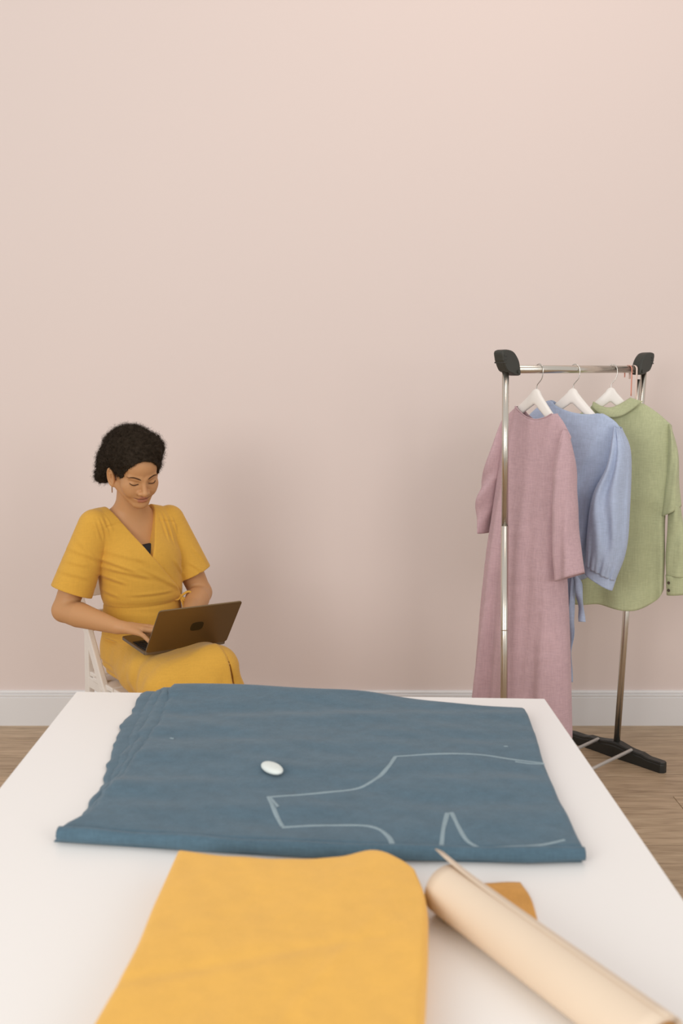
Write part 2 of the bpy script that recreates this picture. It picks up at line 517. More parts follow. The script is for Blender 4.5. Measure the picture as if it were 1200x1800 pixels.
def cloth_layer(name, grid, z_top, thick, amp, edge, seed, m, parent, left_jag=0.0, hfun=ch):
    nv, nu = grid.shape[:2]
    X, Y = grid[..., 0].copy(), grid[..., 1].copy()
    vv = np.linspace(0, 1, nv)[:, None]; uu = np.linspace(0, 1, nu)[None]
    if left_jag:
        j = left_jag * (0.5 * nz2(vv * 23, vv * 5, seed) + 0.35 * nz2(vv * 61, vv * 3, seed + 1))
        X = X + j * (1 - uu) ** 6
    du = np.minimum(uu, 1 - uu) * 1.0; dv = np.minimum(vv, 1 - vv) * 0.8
    dm = np.minimum(du, dv)
    rim = np.clip(dm / edge, 0, 1)
    Z = z_top + amp * hfun(X, Y) - thick * (1 - np.sqrt(np.clip(1 - (1 - rim) ** 2, 0, 1)))
    Z = np.maximum(Z, TZ + 0.0021)
    top = np.stack([X, Y, Z], -1).reshape(-1, 3)
    bot = np.stack([X, Y, np.maximum(np.minimum(Z - 0.0015, z_top - thick + 0 * X), TZ + 0.0004)], -1).reshape(-1, 3)
    V = np.vstack([top, bot]); N = nu * nv
    Fs = [grid_faces(nu, nv, 0, True), grid_faces(nu, nv, N)]
    ring = np.r_[np.arange(nu), np.arange(1, nv) * nu + nu - 1, (nv - 1) * nu + np.arange(nu - 2, -1, -1), np.arange(nv - 2, 0, -1) * nu]
    r2 = np.roll(ring, -1)
    Fs.append(np.stack([ring, r2, r2 + N, ring + N], 1))
    return mesh_obj(name, V, np.vstack(Fs), m, parent)
layers = [(-0.050, 0.0055, 0.0045, 0.30), (-0.062, 0.0085, 0.004, 0.35), (-0.036, 0.0125, 0.004, 0.45), (-0.020, 0.0165, 0.004, 0.6), (0.004, 0.022, 0.0055, 1.0)]
for i, (dx, zt, th, am) in enumerate(layers):
    g = base.copy()
    uu = np.linspace(0, 1, NU)[None]; vv = np.linspace(0, 1, NV)[:, None]
    g[..., 0] += dx * (1 - uu) ** 4 * (1.0 + 0.8 * np.sin(vv * 3.1)) * (1 - 0.96 * vv)
    g[..., 1] += (-0.006 + 0.003 * ((i * 7) % 3)) * vv ** 8
    if i < 4: g[..., 0] += -0.004 * uu ** 6
    cloth_layer('fabric_layer', g, TZ + zt + 0.0005, th, am, 0.012, 20 + i, M['denim'], fold, 0.012)
# rounded front fold closing the layers
fe = base[-1]
pts = np.stack([fe[:, 0], fe[:, 1] - 0.004, np.full(len(fe), TZ + 0.0139) + 0.0004 * np.sin(fe[:, 0] * 40)], 1)
mesh_obj('fold_edge', *tube(pts, 0.0118 + 0.0012 * np.sin(np.arange(len(fe)) * 0.23), 14), M['denim'], fold)
# chalk marks: thin ribbons on the top layer
def chalk(px, w):
    P = np.array([atZ(x, y, ZC)[:2] for x, y in px])
    Q = catmull(P, 50) if len(P) > 2 else catmull(P, 24)
    T = np.gradient(Q, axis=0); T /= np.linalg.norm(T, axis=1)[:, None]
    N = np.stack([-T[:, 1], T[:, 0]], 1)
    wob = w * (0.75 + 0.35 * np.abs(nz2(Q[:, 0] * 40, Q[:, 1] * 40, int(px[0][0]))))
    rows = []
    for s in (-1, -0.4, 0.4, 1):
        R = Q + N * (wob * s)[:, None]
        rows.append(np.c_[R, TZ + 0.0225 + ch(R[:, 0], R[:, 1]) + (0.0009 if abs(s) < 1 else 0.0002)])
    V = np.vstack(rows)
    return mesh_obj('chalk_line', V, grid_faces(len(Q), 4), M['chalk_line'], fold)
chalk(((470, 1402), (530, 1397), (610, 1388), (650, 1376), (680, 1352), (695, 1331)), 0.0044)
chalk(((694, 1331), (760, 1328), (840, 1328), (900, 1335), (955, 1341)), 0.0042)
chalk(((471, 1401), (484, 1430), (497, 1452)), 0.0042)
chalk(((476, 1404), (489, 1421)), 0.0034)
chalk(((495, 1453), (560, 1450), (630, 1450), (662, 1456), (682, 1470), (691, 1486)), 0.0042)
chalk(((786, 1431), (779, 1458), (775, 1488)), 0.0042)
chalk(((793, 1430), (806, 1456), (820, 1476), (842, 1489)), 0.0042)
chalk(((842, 1490), (900, 1489), (950, 1486), (992, 1478)), 0.0040)
chalk(((692, 1487), (735, 1489), (776, 1489)), 0.0026)
chalk(((299, 1296), (306, 1297)), 0.0040)
chalk(((885, 1313), (892, 1313)), 0.0030)
chalk(((905, 1339), (930, 1342), (957, 1343)), 0.0030)
# tailor's chalk disc
c = atZ(478, 1352, ZC + 0.006)
U, Vv = np.meshgrid(np.linspace(0, 2 * math.pi, 33)[:-1], np.linspace(-math.pi / 2, math.pi / 2, 15))
ca, sa = math.cos(-1.0), math.sin(-1.0)
ex, ey = 0.031 * np.cos(U) * np.cos(Vv) ** 0.6, 0.0165 * np.sin(U) * np.cos(Vv) ** 0.6
X = c[0] + ex * ca - ey * sa; Y = c[1] + ex * sa + ey * ca
Z = TZ + 0.0225 + ch(c[0], c[1]) + 0.0075 + 0.0065 * np.sin(Vv)
nu, nv = 32, 15
ff = [[i * nu + j, i * nu + (j + 1) % nu, (i + 1) * nu + (j + 1) % nu, (i + 1) * nu + j] for i in range(nv - 1) for j in range(nu)]
tag(mesh_obj('tailors_chalk', np.stack([X, Y, Z], -1), ff, M['chalk']), 'small white oval tailors chalk lying on the slate blue linen', 'chalk')

# ---------------------------------------------------------------- mustard folded cloth (near edge of the table)
ZY = TZ + 0.050
yb = [atZ(x, y, ZY)[:2] for x, y in ((312, 1489), (400, 1499), (500, 1504), (590, 1500), (655, 1490), (700, 1506), (728, 1528))]
yl = [atZ(x, y, ZY)[:2] for x, y in ((312, 1489), (270, 1580), (228, 1680), (160, 1800), (120, 1880))]
yr = [atZ(x, y, ZY)[:2] for x, y in ((728, 1528), (748, 1580), (750, 1650), (746, 1740), (738, 1880))]
yf = [yl[-1], yr[-1]]
gy = coons(yb, yf, yl, yr, 110, 110)
def chy(x, y):
    w = 0.004 * nz2(x * 7, y * 9, 31) + 0.0015 * nz2(x * 22, y * 18, 33)
    t = (x + 0.02 - 0.5 * (y - 1.1)) / 0.012
    w = w + 0.0014 * np.exp(-t * t) * np.clip((1.30 - y) * 6, 0, 1)
    t = (y - 1.16 - 0.30 * x) / 0.014
    w = w - 0.0014 * np.exp(-t * t) * np.clip((0.12 - x) * 6, 0, 1) + 0.0016 * nz2(x * 40, y * 30, 37)
    return w
yroot = empty('folded_fabric', (gy[..., 0].mean(), gy[..., 1].mean(), TZ))
tag(yroot, 'mustard yellow linen folded into a thick pad beside the paper roll', 'fabric')
for i, (zt, th, sh) in enumerate(((0.0165, 0.016, 0.000), (0.033, 0.0165, -0.004), (0.052, 0.0185, 0.003))):
    g = gy.copy(); vv = np.linspace(0, 1, 110)[:, None]; uu = np.linspace(0, 1, 110)[None]
    g[..., 0] += sh * (uu - 0.3)
    g[..., 1] += sh * 0.8 * (1 - vv)
    cloth_layer('fabric_layer', g, TZ + zt + 0.0005, th, (0.25, 0.4, 1.0)[i], 0.035, 50 + i, M['mustard2'], yroot, 0.0, chy)

# ---------------------------------------------------------------- kraft paper roll
RR = 0.036
pa, pb = atZ(782, 1562, TZ + RR), atZ(1164, 1843, TZ + RR)
ax = (pb - pa); LEN = np.linalg.norm(ax); ax /= LEN
side = np.cross(ax, [0, 0, 1]); side /= np.linalg.norm(side); upv = np.array([0, 0, 1.])
proot = empty('paper_roll', tuple((pa + pb) / 2 - np.array([0, 0, RR])), 0)
tag(proot, 'roll of pale kraft pattern paper lying loosely rolled beside the mustard cloth', 'paper roll')
# spiral sheet: radius grows slightly, last part lifts away into a loose lip
turns = 4.15; nt_, nl = 260, 24
ang = np.linspace(0, 2 * math.pi * turns, nt_)
rad = 0.0305 + (RR - 0.0305) * np.linspace(0, 1, nt_) ** 0.8
V = []
for j in range(nl):
    s = j / (nl - 1)
    for i in range(nt_):
        k = i / (nt_ - 1)
        tel = -0.030 * np.clip((k - 0.84) / 0.09, 0, 1) ** 1.5 * (1 - s) ** 4          # outer turn slides out at the far end
        lift = 0.010 * np.clip((k - 0.94) / 0.06, 0, 1) ** 2 * (1 - s) ** 9
        a = ang[i] - ang[-1] + math.radians(86)
        r = rad[i] + lift
        p = pa + ax * (LEN * s + tel) + side * (-math.cos(a) * r) + upv * (math.sin(a) * r)
        V.append(p)
o = mesh_obj('paper_sheet', V, grid_faces(nt_, nl), M['kraft'], proot)
solidify(o, 0.0006, 0)
cp = [pa + ax * 0.004, pb - ax * 0.002]
mesh_obj('cardboard_core', *tube([cp[0], cp[1]], 0.0295, 24), M['kraft_core'], proot)
# ochre offcut under / behind the roll
q = [atZ(x, y, TZ + 0.004) for x, y in ((842, 1556), (914, 1553), (944, 1614), (880, 1622))]
qc = coons([q[0][:2], (q[0][:2] + q[1][:2]) / 2 + [0, 0.002], q[1][:2]], [q[3][:2], q[2][:2]], [q[0][:2], q[3][:2]], [q[1][:2], (q[1][:2] + q[2][:2]) / 2 + [0.004, 0], q[2][:2]], 24, 24)
vv = np.linspace(0, 1, 24)[:, None] + 0 * np.linspace(0, 1, 24)[None]
G = np.stack([qc[..., 0], qc[..., 1], TZ + 0.0035 + 0.0035 * (1 - vv) + 0.0012 * nz2(qc[..., 0] * 60, qc[..., 1] * 50, 8)], -1)
o = mesh_obj('cloth_offcut', G.reshape(-1, 3), grid_faces(24, 24, 0, True), M['ochre'])
solidify(o, 0.003)
tag(o, 'small ochre cloth offcut peeking out from behind the paper roll', 'cloth')

# ================================================================== CLOTHES RACK
rack = empty('clothes_rack', (0.86, 3.58, 0))
tag(rack, 'chrome clothes rack with black corner clamps and black plastic feet', 'clothes rack')
FD = np.array([0.633, -0.775, 0])                   # along the feet
A0, B0 = np.array([0.569, 3.33, 0.0]), np.array([1.103, 3.842, 0.0])       # bottom of uprights
A1, B1 = np.array([0.540, 3.312, 1.535]), np.array([1.158, 3.852, 1.541])  # rail ends
RD = (B1 - A1) / np.linalg.norm(B1 - A1)
def foot(c, flip):
    # profile along the foot (s, half width, height)
    S = np.linspace(-0.225, 0.225, 41); V = []; seg = 14
    for s in S:
        a = abs(s) / 0.225
        hgt = 0.050 + 0.014 * math.exp(-(s / 0.055) ** 2) - 0.008 * np.clip((a - 0.55) / 0.12, 0, 1)
        hw = 0.020 * math.sqrt(max(1 - max(0, (a - 0.93) / 0.075) ** 2, 0.03)) + 0.004 * math.exp(-(s / 0.05) ** 2)
        side_ = np.array([FD[1], -FD[0], 0])
        for (x, z) in ((-1, 0.0), (-1, 0.30), (-1, 0.72), (-0.9, 0.78), (-0.9, 0.92), (-0.75, 1.0), (0.75, 1.0), (0.9, 0.92), (0.9, 0.78), (1, 0.72), (1, 0.30), (1, 0.0)):
            V.append(c + FD * s + side_ * hw * x + np.array([0, 0, 0.0005 + hgt * z]))
    k = 12; Fc = []
    for i in range(len(S) - 1):
        for j in range(k):
            j2 = (j + 1) % k
            Fc.append([i * k + j, i * k + j2, (i + 1) * k + j2, (i + 1) * k + j])
    Fc.append(list(range(k))[::-1]); Fc.append([(len(S) - 1) * k + j for j in range(k)])
    return mesh_obj('foot', V, Fc, M['foot'], rack, smooth=False)
foot(A0, 0); foot(B0, 1)
for (p0, p1) in ((A0, A1), (B0, B1)):
    d = p1 - p0
    up_ = mesh_obj('upright', *tube([p0 + d * 0.035, p0 + d * 0.66], 0.0128, 20), M['steel'], rack)
    v_, f_ = tube([p0 + d * 0.65, p0 + d * 1.0], 0.0112, 20)
    mesh_obj('inner_tube', np.array(v_) - np.array(rack.location), f_, M['steel'], up_, local=True)
    v_, f_ = tube([p0 + d * 0.425, p0 + d * 0.428], 0.0131, 20)
    mesh_obj('collar_ring', np.array(v_) - np.array(rack.location), f_, M['steel'], up_, local=True)
mesh_obj('rail', *tube([A1 + RD * 0.012, B1 - RD * 0.012], 0.0135, 24), M['steel'], rack)
# second upright tube at the far side (double post)
off = np.array([-0.024, -0.018, 0])
d = B1 - B0
mesh_obj('upright', *tube([B0 + d * 0.66 + off * 1.0, B0 + d * 0.975 + off], 0.0085, 16), M['steel'], rack)
for s in (-0.075, 0.075):
    mesh_obj('crossbar', *tube([B0 + FD * s * 1.05 + np.array([0, 0, 0.052]) - RD * 0.012, A0 + FD * s + np.array([0, 0, 0.052]) + RD * 0.012], 0.0068, 14), M['rod'], rack)
def clamp(c, sgn):
    """leaf shaped corner clamp in the rack plane; sgn = direction of the rail"""
    d = RD * sgn; th = np.array([RD[1], -RD[0], 0]); th /= np.linalg.norm(th)
    outl = catmull([(-0.036, 0.030), (-0.040, 0.058), (-0.012, 0.064), (0.020, 0.056), (0.046, 0.028), (0.056, -0.006), (0.056, -0.020), (0.030, -0.020), (0.012, -0.014), (-0.012, -0.006), (-0.024, 0.008)], 46)
    bm = bmesh.new()
    rings = []
    for (y, sc) in ((-0.020, 0.90), (-0.0175, 0.97), (-0.012, 1.0), (0.012, 1.0), (0.0175, 0.97), (0.020, 0.90)):
        cen = outl.mean(0)
        rings.append([bm.verts.new(c + d * (cen[0] + (x - cen[0]) * sc) + th * y + np.array([0, 0, cen[1] + (z - cen[1]) * sc])) for x, z in outl])
    k = len(outl)
    for a, b in zip(rings[:-1], rings[1:]):
        for j in range(k): bm.faces.new((a[j], a[(j + 1) % k], b[(j + 1) % k], b[j]))
    bm.faces.new(rings[0][::-1]); bm.faces.new(rings[-1])
    bmesh.ops.recalc_face_normals(bm, faces=bm.faces[:])
    v_, f_ = bm_data(bm)
    cl = mesh_obj('corner_clamp', v_, f_, M['black'], rack, smooth=False)
    for y in (1, -1):
        p = c + d * 0.042 + np.array([0, 0, -0.008]) + th * y * 0.018
        v_, f_ = tube([p, p + th * y * 0.006], 0.006, 12)
        mesh_obj('screw', np.array(v_) - np.array(rack.location), f_, M['black'], cl, smooth=False, local=True)
    for i in range(3):
        p = c + d * (-0.026 + 0.001 * i) + np.array([0, 0, 0.022 + 0.011 * i])
        v_, f_ = box(p, (0.012, 0.044, 0.005), 0.001, 1, d, th, (0, 0, 1))
        mesh_obj('grip_rib', np.array(v_) - np.array(rack.location), f_, M['black'], cl, smooth=False, local=True)
clamp(A1, 1); clamp(B1, -1)

# ---------------------------------------------------------------- hangers and garments
def rail_at(t): return A1 + (B1 - A1) * t
def hanger(name, t, dirv, tilt, label, drop=0.0):
    H = rail_at(t)
    rz = math.atan2(dirv[1], dirv[0])
    h = empty(name, tuple(H), rz)
    h.rotation_euler = (0, tilt, rz)
    tag(h, label, 'hanger', 'white hangers on the rack')
    # hook: from neck up and over the rail
    pts = [(0, 0, -0.080), (0, 0, -0.055), (0.006, 0, -0.045), (0.016, 0, -0.030), (0.0185, 0, -0.008), (0.014, 0, 0.010), (0.0, 0, 0.0175), (-0.013, 0, 0.011), (-0.0185, 0, -0.002)]
    # local y axis is along the rail here, so the hook lies in the hanger plane
    mesh_obj('hook', *tube(catmull(pts, 40), 0.0017, 8), M['hook'], h, local=True)
    # contoured wooden arms
    V = []; xs = np.linspace(-1, 1, 61); prof_ = [(math.cos(a), math.sin(a)) for a in np.linspace(0, 2 * math.pi, 17)[:-1]]
    for x in xs:
        ax_ = abs(x)
        top = -0.066 - 0.012 * min(ax_ / 0.15, 1) ** 2 - 0.118 * max(ax_ - 0.13, 0) ** 0.95
        bot = -0.121 - 0.094 * np.clip(ax_ - 0.03, 0, 1)
        bot = min(bot, top - 0.016)
        yb_ = 0.012 * ax_ ** 2
        hw = 0.0095 * (1 - 0.35 * ax_)
        cz, hz = (top + bot) / 2, (top - bot) / 2
        if ax_ > 0.97: hz *= 0.7; hw *= 0.7
        for (cy_, sz_) in prof_:
            sg = lambda v: math.copysign(abs(v) ** 0.6, v)
            V.append((x * 0.118, yb_ * 0.5 + hw * sg(cy_), cz + hz * sg(sz_)))
    k = 16
    Fc = [[i * k + j, i * k + (j + 1) % k, (i + 1) * k + (j + 1) % k, (i + 1) * k + j] for i in range(60) for j in range(k)]
    Fc += [list(range(k))[::-1], [60 * k + j for j in range(k)]]
    mesh_obj('arms', V, Fc, M['hanger'], h, local=True)
    return H, rz
def plane_map(H, dirv):
    d = np.array([dirv[0], dirv[1], 0.]); n_ = np.array([-d[1], d[0], 0.])
    def f(px, py):
        r = ray(px, py); t = ((H - CC) @ n_) / (r @ n_); P = CC + r * t
        return np.array([(P - H) @ d, P[2]])
    return f
def panel_pair(top_f, top_b, bot, lef, rig, mp, D, folds, nu=90, nv=110, neck=(2, 7)):
    """front (towards camera, local -y) and back sheets sharing the side seams"""
    out = []; yoff = 0.0
    tp = np.array([mp(*p) for p in top_f]); sl_ = np.r_[0, np.cumsum(np.linalg.norm(np.diff(tp, axis=0), axis=1))]; sl_ /= sl_[-1]
    n0_, n1_ = sl_[neck[0]], sl_[neck[1]]
    for sgn, top in ((-1, top_f), (1, top_b)):
        g = coons([mp(*p) for p in top], [mp(*p) for p in bot], [mp(*p) for p in lef], [mp(*p) for p in rig], nu, nv)
        u = np.linspace(0, 1, nu)[None]; v = np.linspace(0, 1, nv)[:, None]
        prof_ = np.sqrt(np.clip(1 - (2 * u - 1) ** 2, 0, 1)) ** 0.8
        edge = np.clip(np.minimum(u, 1 - u) / 0.06, 0, 1)
        dep = D(v) * prof_ + folds(u, v, sgn) * edge
        dep = np.maximum(dep, 0.0012 * edge)
        shd = np.clip(np.maximum(n0_ - u, u - n1_) / 0.05, 0, 1)            # shoulders close at the seam
        dep = dep * (1 - shd * (1 - np.sqrt(np.clip(v / 0.10, 0.0004, 1))))
        out.append(np.stack([g[..., 0], yoff + sgn * dep, g[..., 1]], -1).reshape(-1, 3))
    V = np.vstack(out); N = nu * nv
    Fs = [grid_faces(nu, nv, 0), grid_faces(nu, nv, N, True)]
    Fs.append(np.stack([np.arange(nv - 1) * nu, np.arange(1, nv) * nu, np.arange(1, nv) * nu + N, np.arange(nv - 1) * nu + N], 1))
    e = np.arange(nv) * nu + nu - 1
    Fs.append(np.stack([e[:-1], e[:-1] + N, e[1:] + N, e[1:]], 1))
    ui = np.linspace(0, 1, nu); cols = np.array([i for i in range(nu - 1) if ui[i + 1] <= n0_ or ui[i] >= n1_])
    Fs.append(np.stack([cols, cols + N, cols + 1 + N, cols + 1], 1))
    return V, np.vstack(Fs)
def sleeve(lef, rig, mp, depth, ripple, y0=0.0, y1=0.0, nseg=40, nv=70, gather=None):
    """tube whose outline in the garment plane runs between two edge curves"""
    Lp = catmull([mp(*p) for p in lef], nv); Rp = catmull([mp(*p) for p in rig], nv)
    V = []
    for i in range(nv):
        t = i / (nv - 1)
        for k in range(nseg):
            a = 2 * math.pi * k / nseg
            c_, s_ = math.cos(a), math.sin(a)
            w = 0.5 + 0.5 * c_
            P = Rp[i] * w + Lp[i] * (1 - w)
            dep = depth(t)
            rp = ripple(t, a)
            V.append((P[0], y0 + (y1 - y0) * t + (dep + rp) * s_, P[1]))
    Fc = [[i * nseg + k, i * nseg + (k + 1) % nseg, (i + 1) * nseg + (k + 1) % nseg, (i + 1) * nseg + k] for i in range(nv - 1) for k in range(nseg)]
    return V, Fc

# --- pink dress
d1 = np.array([0.66, -0.751]); d1 /= np.linalg.norm(d1)
H, rz = hanger('clothes_hanger', 0.215, d1, 0.11, 'white wooden hanger holding the dusty pink dress')
mp = plane_map(H, d1)
dr = empty('hanging_dress', (H[0], H[1], 0), rz)
tag(dr, 'long dusty pink linen dress on the hanger by the front rack post', 'dress')
topf = [(886, 737), (898, 724), (911, 714), (918, 722), (932, 733), (948, 737), (964, 733), (975, 727), (988, 740), (1003, 768)]
topb = [(886, 737), (898, 724), (911, 714), (922, 728), (938, 741), (950, 745), (962, 738), (975, 727), (988, 740), (1003, 768)]
lef = [(886, 737), (880, 800), (874, 860), (864, 940), (850, 1080), (840, 1190), (831, 1300)]
rig = [(1003, 768), (995, 830), (990, 900), (990, 1000), (995, 1120), (998, 1220), (1000, 1300)]
bot = [(831, 1300), (870, 1304), (920, 1306), (960, 1304), (1000, 1300)]
def fpink(u, v, s):
    g = np.clip(v * 3.2, 0.10, 1)
    sh = np.sin(u * 17 + 1.2 * s + 0.9 * np.sin(3 * v)); sh = np.sign(sh) * np.abs(sh) ** 0.75
    lf = 0.020 * np.exp(-((u - 0.16 - 0.03 * np.sin(4 * v)) / 0.045) ** 2) - 0.014 * np.exp(-((u - 0.27) / 0.05) ** 2)
    return (0.011 * v * sh + 0.007 * v * np.sin(u * 9 - 0.5 + s) + 0.0026 * np.sin(u * 37 + v * 3 + s + np.sin(v * 9)) * (0.3 + v)
            + 0.0016 * nz2(u * 34, v * 26, 5) + 0.0012 * nz2(u * 10, v * 95, 6) + lf * np.clip(v * 1.6 - 0.3, 0, 1)) * g
o = mesh_obj('dress_body', *panel_pair(topf, topb, bot, lef, rig, mp, lambda v: 0.018 + 0.045 * np.clip(v * 2.2, 0, 1) + 0.025 * v, fpink), M['pink'], dr, local=True)
solidify(o, 0.0014)
def rp_p(t, a): return 0.007 * math.sin(3 * a + 4 * t) * t + 0.004 * math.sin(5 * a + 7 * t) * (0.3 + t) + 0.002 * math.sin(23 * t + 2 * a)
v_, f_ = sleeve([(995, 754), (986, 800), (985, 860), (986, 940), (992, 1019)], [(998, 756), (1010, 806), (1015, 880), (1023, 950), (1034, 1005)], mp, lambda t: 0.004 + 0.046 * min(1, t * 3.0) ** 0.6, rp_p, -0.01, -0.035)
solidify(mesh_obj('sleeve', v_, f_, M['pink'], dr, local=True), 0.0014)
def rp_l(t, a): return 0.016 * math.sin(17 * t + 1.8 * a) * math.exp(-((t - 0.62) / 0.2) ** 2) + 0.003 * math.sin(3 * a)
v_, f_ = sleeve([(885, 738), (870, 790), (856, 838), (853, 850), (849, 888), (853, 915), (858, 934)], [(888, 735), (886, 790), (880, 835), (876, 850), (870, 890), (864, 915), (860, 936)], mp, lambda t: 0.004 + 0.036 * min(1, t * 3) ** 0.6, rp_l, 0.0, -0.02)
solidify(mesh_obj('sleeve', v_, f_, M['pink'], dr, local=True), 0.0014)
nb_ = [mp(*p) for p in topf[2:8]]
pts = catmull([(p[0], -0.0185, p[1]) for p in nb_], 50); 
mesh_obj('neck_binding', *tube(pts, 0.0022, 8), M['pink'], dr, local=True)

# --- blue blouse
d2 = np.array([0.86, -0.51]); d2 /= np.linalg.norm(d2)
H, rz = hanger('clothes_hanger', 0.464, d2, 0.06, 'white wooden hanger holding the pale blue blouse')
mp = plane_map(H, d2)
bl_ = empty('hanging_blouse', (H[0], H[1], 0), rz)
tag(bl_, 'pale blue linen blouse with gathered balloon sleeve and long ties', 'blouse')
topf = [(920, 740), (945, 716), (968, 704), (980, 713), (1000, 722), (1022, 727), (1042, 728), (1056, 727), (1080, 741), (1095, 761)]
topb = [(920, 740), (945, 716), (968, 704), (985, 720), (1003, 732), (1022, 738), (1042, 734), (1056, 727), (1080, 741), (1095, 761)]
lef = [(920, 740), (932, 800), (940, 870), (938, 950), (935, 1016)]
rig = [(1095, 761), (1076, 815), (1048, 872), (1038, 940), (1030, 1016)]
bot = [(935, 1016), (960, 1020), (985, 1021), (1010, 1020), (1030, 1016)]
def fblue(u, v, s): return 0.0012 * nz2(u * 9, v * 60, 17) + 0.010 * np.exp(-((u - 0.80 + 0.25 * v) / 0.05) ** 2) * np.clip(v * 2, 0, 1) + 0.006 * v * np.sin(u * 24 + s) + 0.0018 * nz2(u * 22, v * 24, 7) + 0.004 * v * np.sin(u * 11 + 4 * v)
o = mesh_obj('blouse_body', *panel_pair(topf, topb, bot, lef, rig, mp, lambda v: 0.018 + 0.035 * np.clip(v * 2.2, 0, 1), fblue, 80, 80), M['blue'], bl_, local=True)
solidify(o, 0.0014)
def rp_b(t, a):
    g = math.exp(-((t - 0.0) / 0.10) ** 2) + math.exp(-((t - 1.0) / 0.12) ** 2)
    return 0.0035 * g * math.sin(18 * a) + 0.014 * math.sin(6 * a + 2.2 * math.sin(4 * t)) * math.sin(math.pi * min(1, t * 1.1)) + 0.003 * math.sin(9 * a + 6 * t)
dep_b = lambda t: 0.004 + 0.020 * min(1, t * 8) + 0.050 * math.sin(math.pi * min(1, 0.12 + 0.85 * t)) ** 0.8
v_, f_ = sleeve([(1082, 748), (1072, 815), (1048, 868), (1040, 930), (1037, 988)], [(1092, 753), (1109, 800), (1109, 910), (1104, 970), (1088, 1016)], mp, dep_b, rp_b, -0.008, -0.055, 96, 80)
solidify(mesh_obj('sleeve', v_, f_, M['blue'], bl_, local=True), 0.0014)
v_, f_ = sleeve([(1036, 986), (1037, 1004)], [(1089, 1014), (1083, 1033)], mp, lambda t: 0.026, lambda t, a: 0.0008 * math.sin(5 * a), -0.055, -0.057, 60, 10)
solidify(mesh_obj('cuff', v_, f_, M['blue'], bl_, local=True), 0.003, 0)
v_, f_ = sleeve([(925, 742), (905, 800), (890, 880), (884, 950), (890, 1000)], [(948, 730), (945, 800), (940, 880), (935, 950), (925, 1004)], mp, lambda t: 0.02 + 0.03 * math.sin(math.pi * t), rp_b, 0.01, 0.03, 96, 60)
solidify(mesh_obj('sleeve', v_, f_, M['blue'], bl_, local=True), 0.0014)
def tie(px, w, tw, yl):
    P = catmull([mp(*p) for p in px], 60); V = []
    for i, p in enumerate(P):
        t = i / 59; a = tw * math.sin(t * 7.0); ww = w * (0.6 + 0.4 * min(1, t * 5))
        for s in (-1, 1): V.append((p[0] + s * ww * math.cos(a), yl + s * ww * math.sin(a) + 0.004 * math.sin(t * 11), p[1]))
    o = mesh_obj('tie', V, grid_faces(2, 60), M['blue'], bl_, local=True)
    solidify(o, 0.0012)
tie([(1016, 1006), (1014, 1060), (1012, 1110), (1010, 1150), (1011, 1191)], 0.0115, 0.9, -0.062)
tie([(1010, 1006), (1009, 1050), (1013, 1085), (1014, 1110), (1008, 1140), (1007, 1172)], 0.010, 0.6, -0.056)
tie([(1020, 1006), (1026, 1020), (1029, 1050), (1033, 1086)], 0.0125, 0.5, -0.066)

# --- green shirt
d3 = np.array([0.95, -0.31]); d3 /= np.linalg.norm(d3)
H, rz = hanger('clothes_hanger', 0.743, d3, 0.02, 'white wooden hanger holding the sage green shirt')
mp = plane_map(H, d3)
gs = empty('hanging_shirt', (H[0], H[1], 0), rz)
tag(gs, 'sage green linen shirt with collar and buttoned cuff on the rack', 'shirt')
topf = [(975, 752), (1000, 738), (1028, 722), (1047, 711), (1060, 722), (1078, 728), (1098, 722), (1122, 708), (1152, 724), (1180, 748)]
lef = [(975, 752), (980, 830), (986, 900), (988, 980), (992, 1056)]
rig = [(1180, 748), (1186, 800), (1182, 860), (1169, 905), (1168, 980), (1166, 1034)]
bot = [(992, 1056), (1015, 1058), (1045, 1058), (1070, 1063), (1105, 1068), (1132, 1064), (1154, 1052), (1166, 1034)]
def fgreen(u, v, s): return 0.0014 * nz2(u * 12, v * 50, 19) + 0.018 * np.clip(v - 0.15, 0, 1) * np.sin(u * 14 + 0.7 + s) + 0.0018 * nz2(u * 20, v * 22, 9) + 0.004 * v * np.sin(u * 26 + 2 * v)
o = mesh_obj('shirt_body', *panel_pair(topf, topf, bot, lef, rig, mp, lambda v: 0.018 + 0.035 * np.clip(v * 2.2, 0, 1), fgreen, 90, 90, (3, 7)), M['green'], gs, local=True)
solidify(o, 0.0014)
# turned-down collar
ctop = [mp(*p) for p in ((1043, 706), (1058, 714), (1074, 716), (1090, 710), (1108, 699))]
cbot = [mp(*p) for p in ((1041, 715), (1056, 727), (1076, 733), (1098, 728), (1130, 705))]
A_, B_ = catmull(ctop, 40), catmull(cbot, 40)
V = []
for j in range(10):
    t = j / 9
    for i in range(40):
        P = A_[i] * (1 - t) + B_[i] * t
        V.append((P[0], -0.020 - 0.016 * math.sin(t * 1.8) - 0.004, P[1]))
o = mesh_obj('collar', V, grid_faces(40, 10), M['green'], gs, local=True)
solidify(o, 0.004, 0)
V = []
for j in range(8):
    t = j / 7
    for i in range(40):
        P = A_[i]
        V.append((P[0], -0.022 + 0.05 * t - 0.0, P[1] - 0.010 * math.sin(t * math.pi) - 0.004 * t))
o = mesh_obj('collar_stand', V, grid_faces(40, 8), M['green'], gs, local=True)
solidify(o, 0.003, 0)
def rp_g(t, a): return 0.010 * math.sin(2 * a + 6 * t) * math.exp(-((t - 0.5) / 0.2) ** 2) + 0.004 * math.sin(4 * a + 8 * t)
v_, f_ = sleeve([(1176, 745), (1174, 800), (1168, 862), (1163, 906)], [(1178, 746), (1191, 796), (1193, 850), (1197, 888)], mp, lambda t: 0.004 + 0.036 * min(1, t * 3) ** 0.6, rp_g, -0.006, -0.02, 40, 40)
solidify(mesh_obj('upper_sleeve', v_, f_, M['green'], gs, local=True), 0.0014)
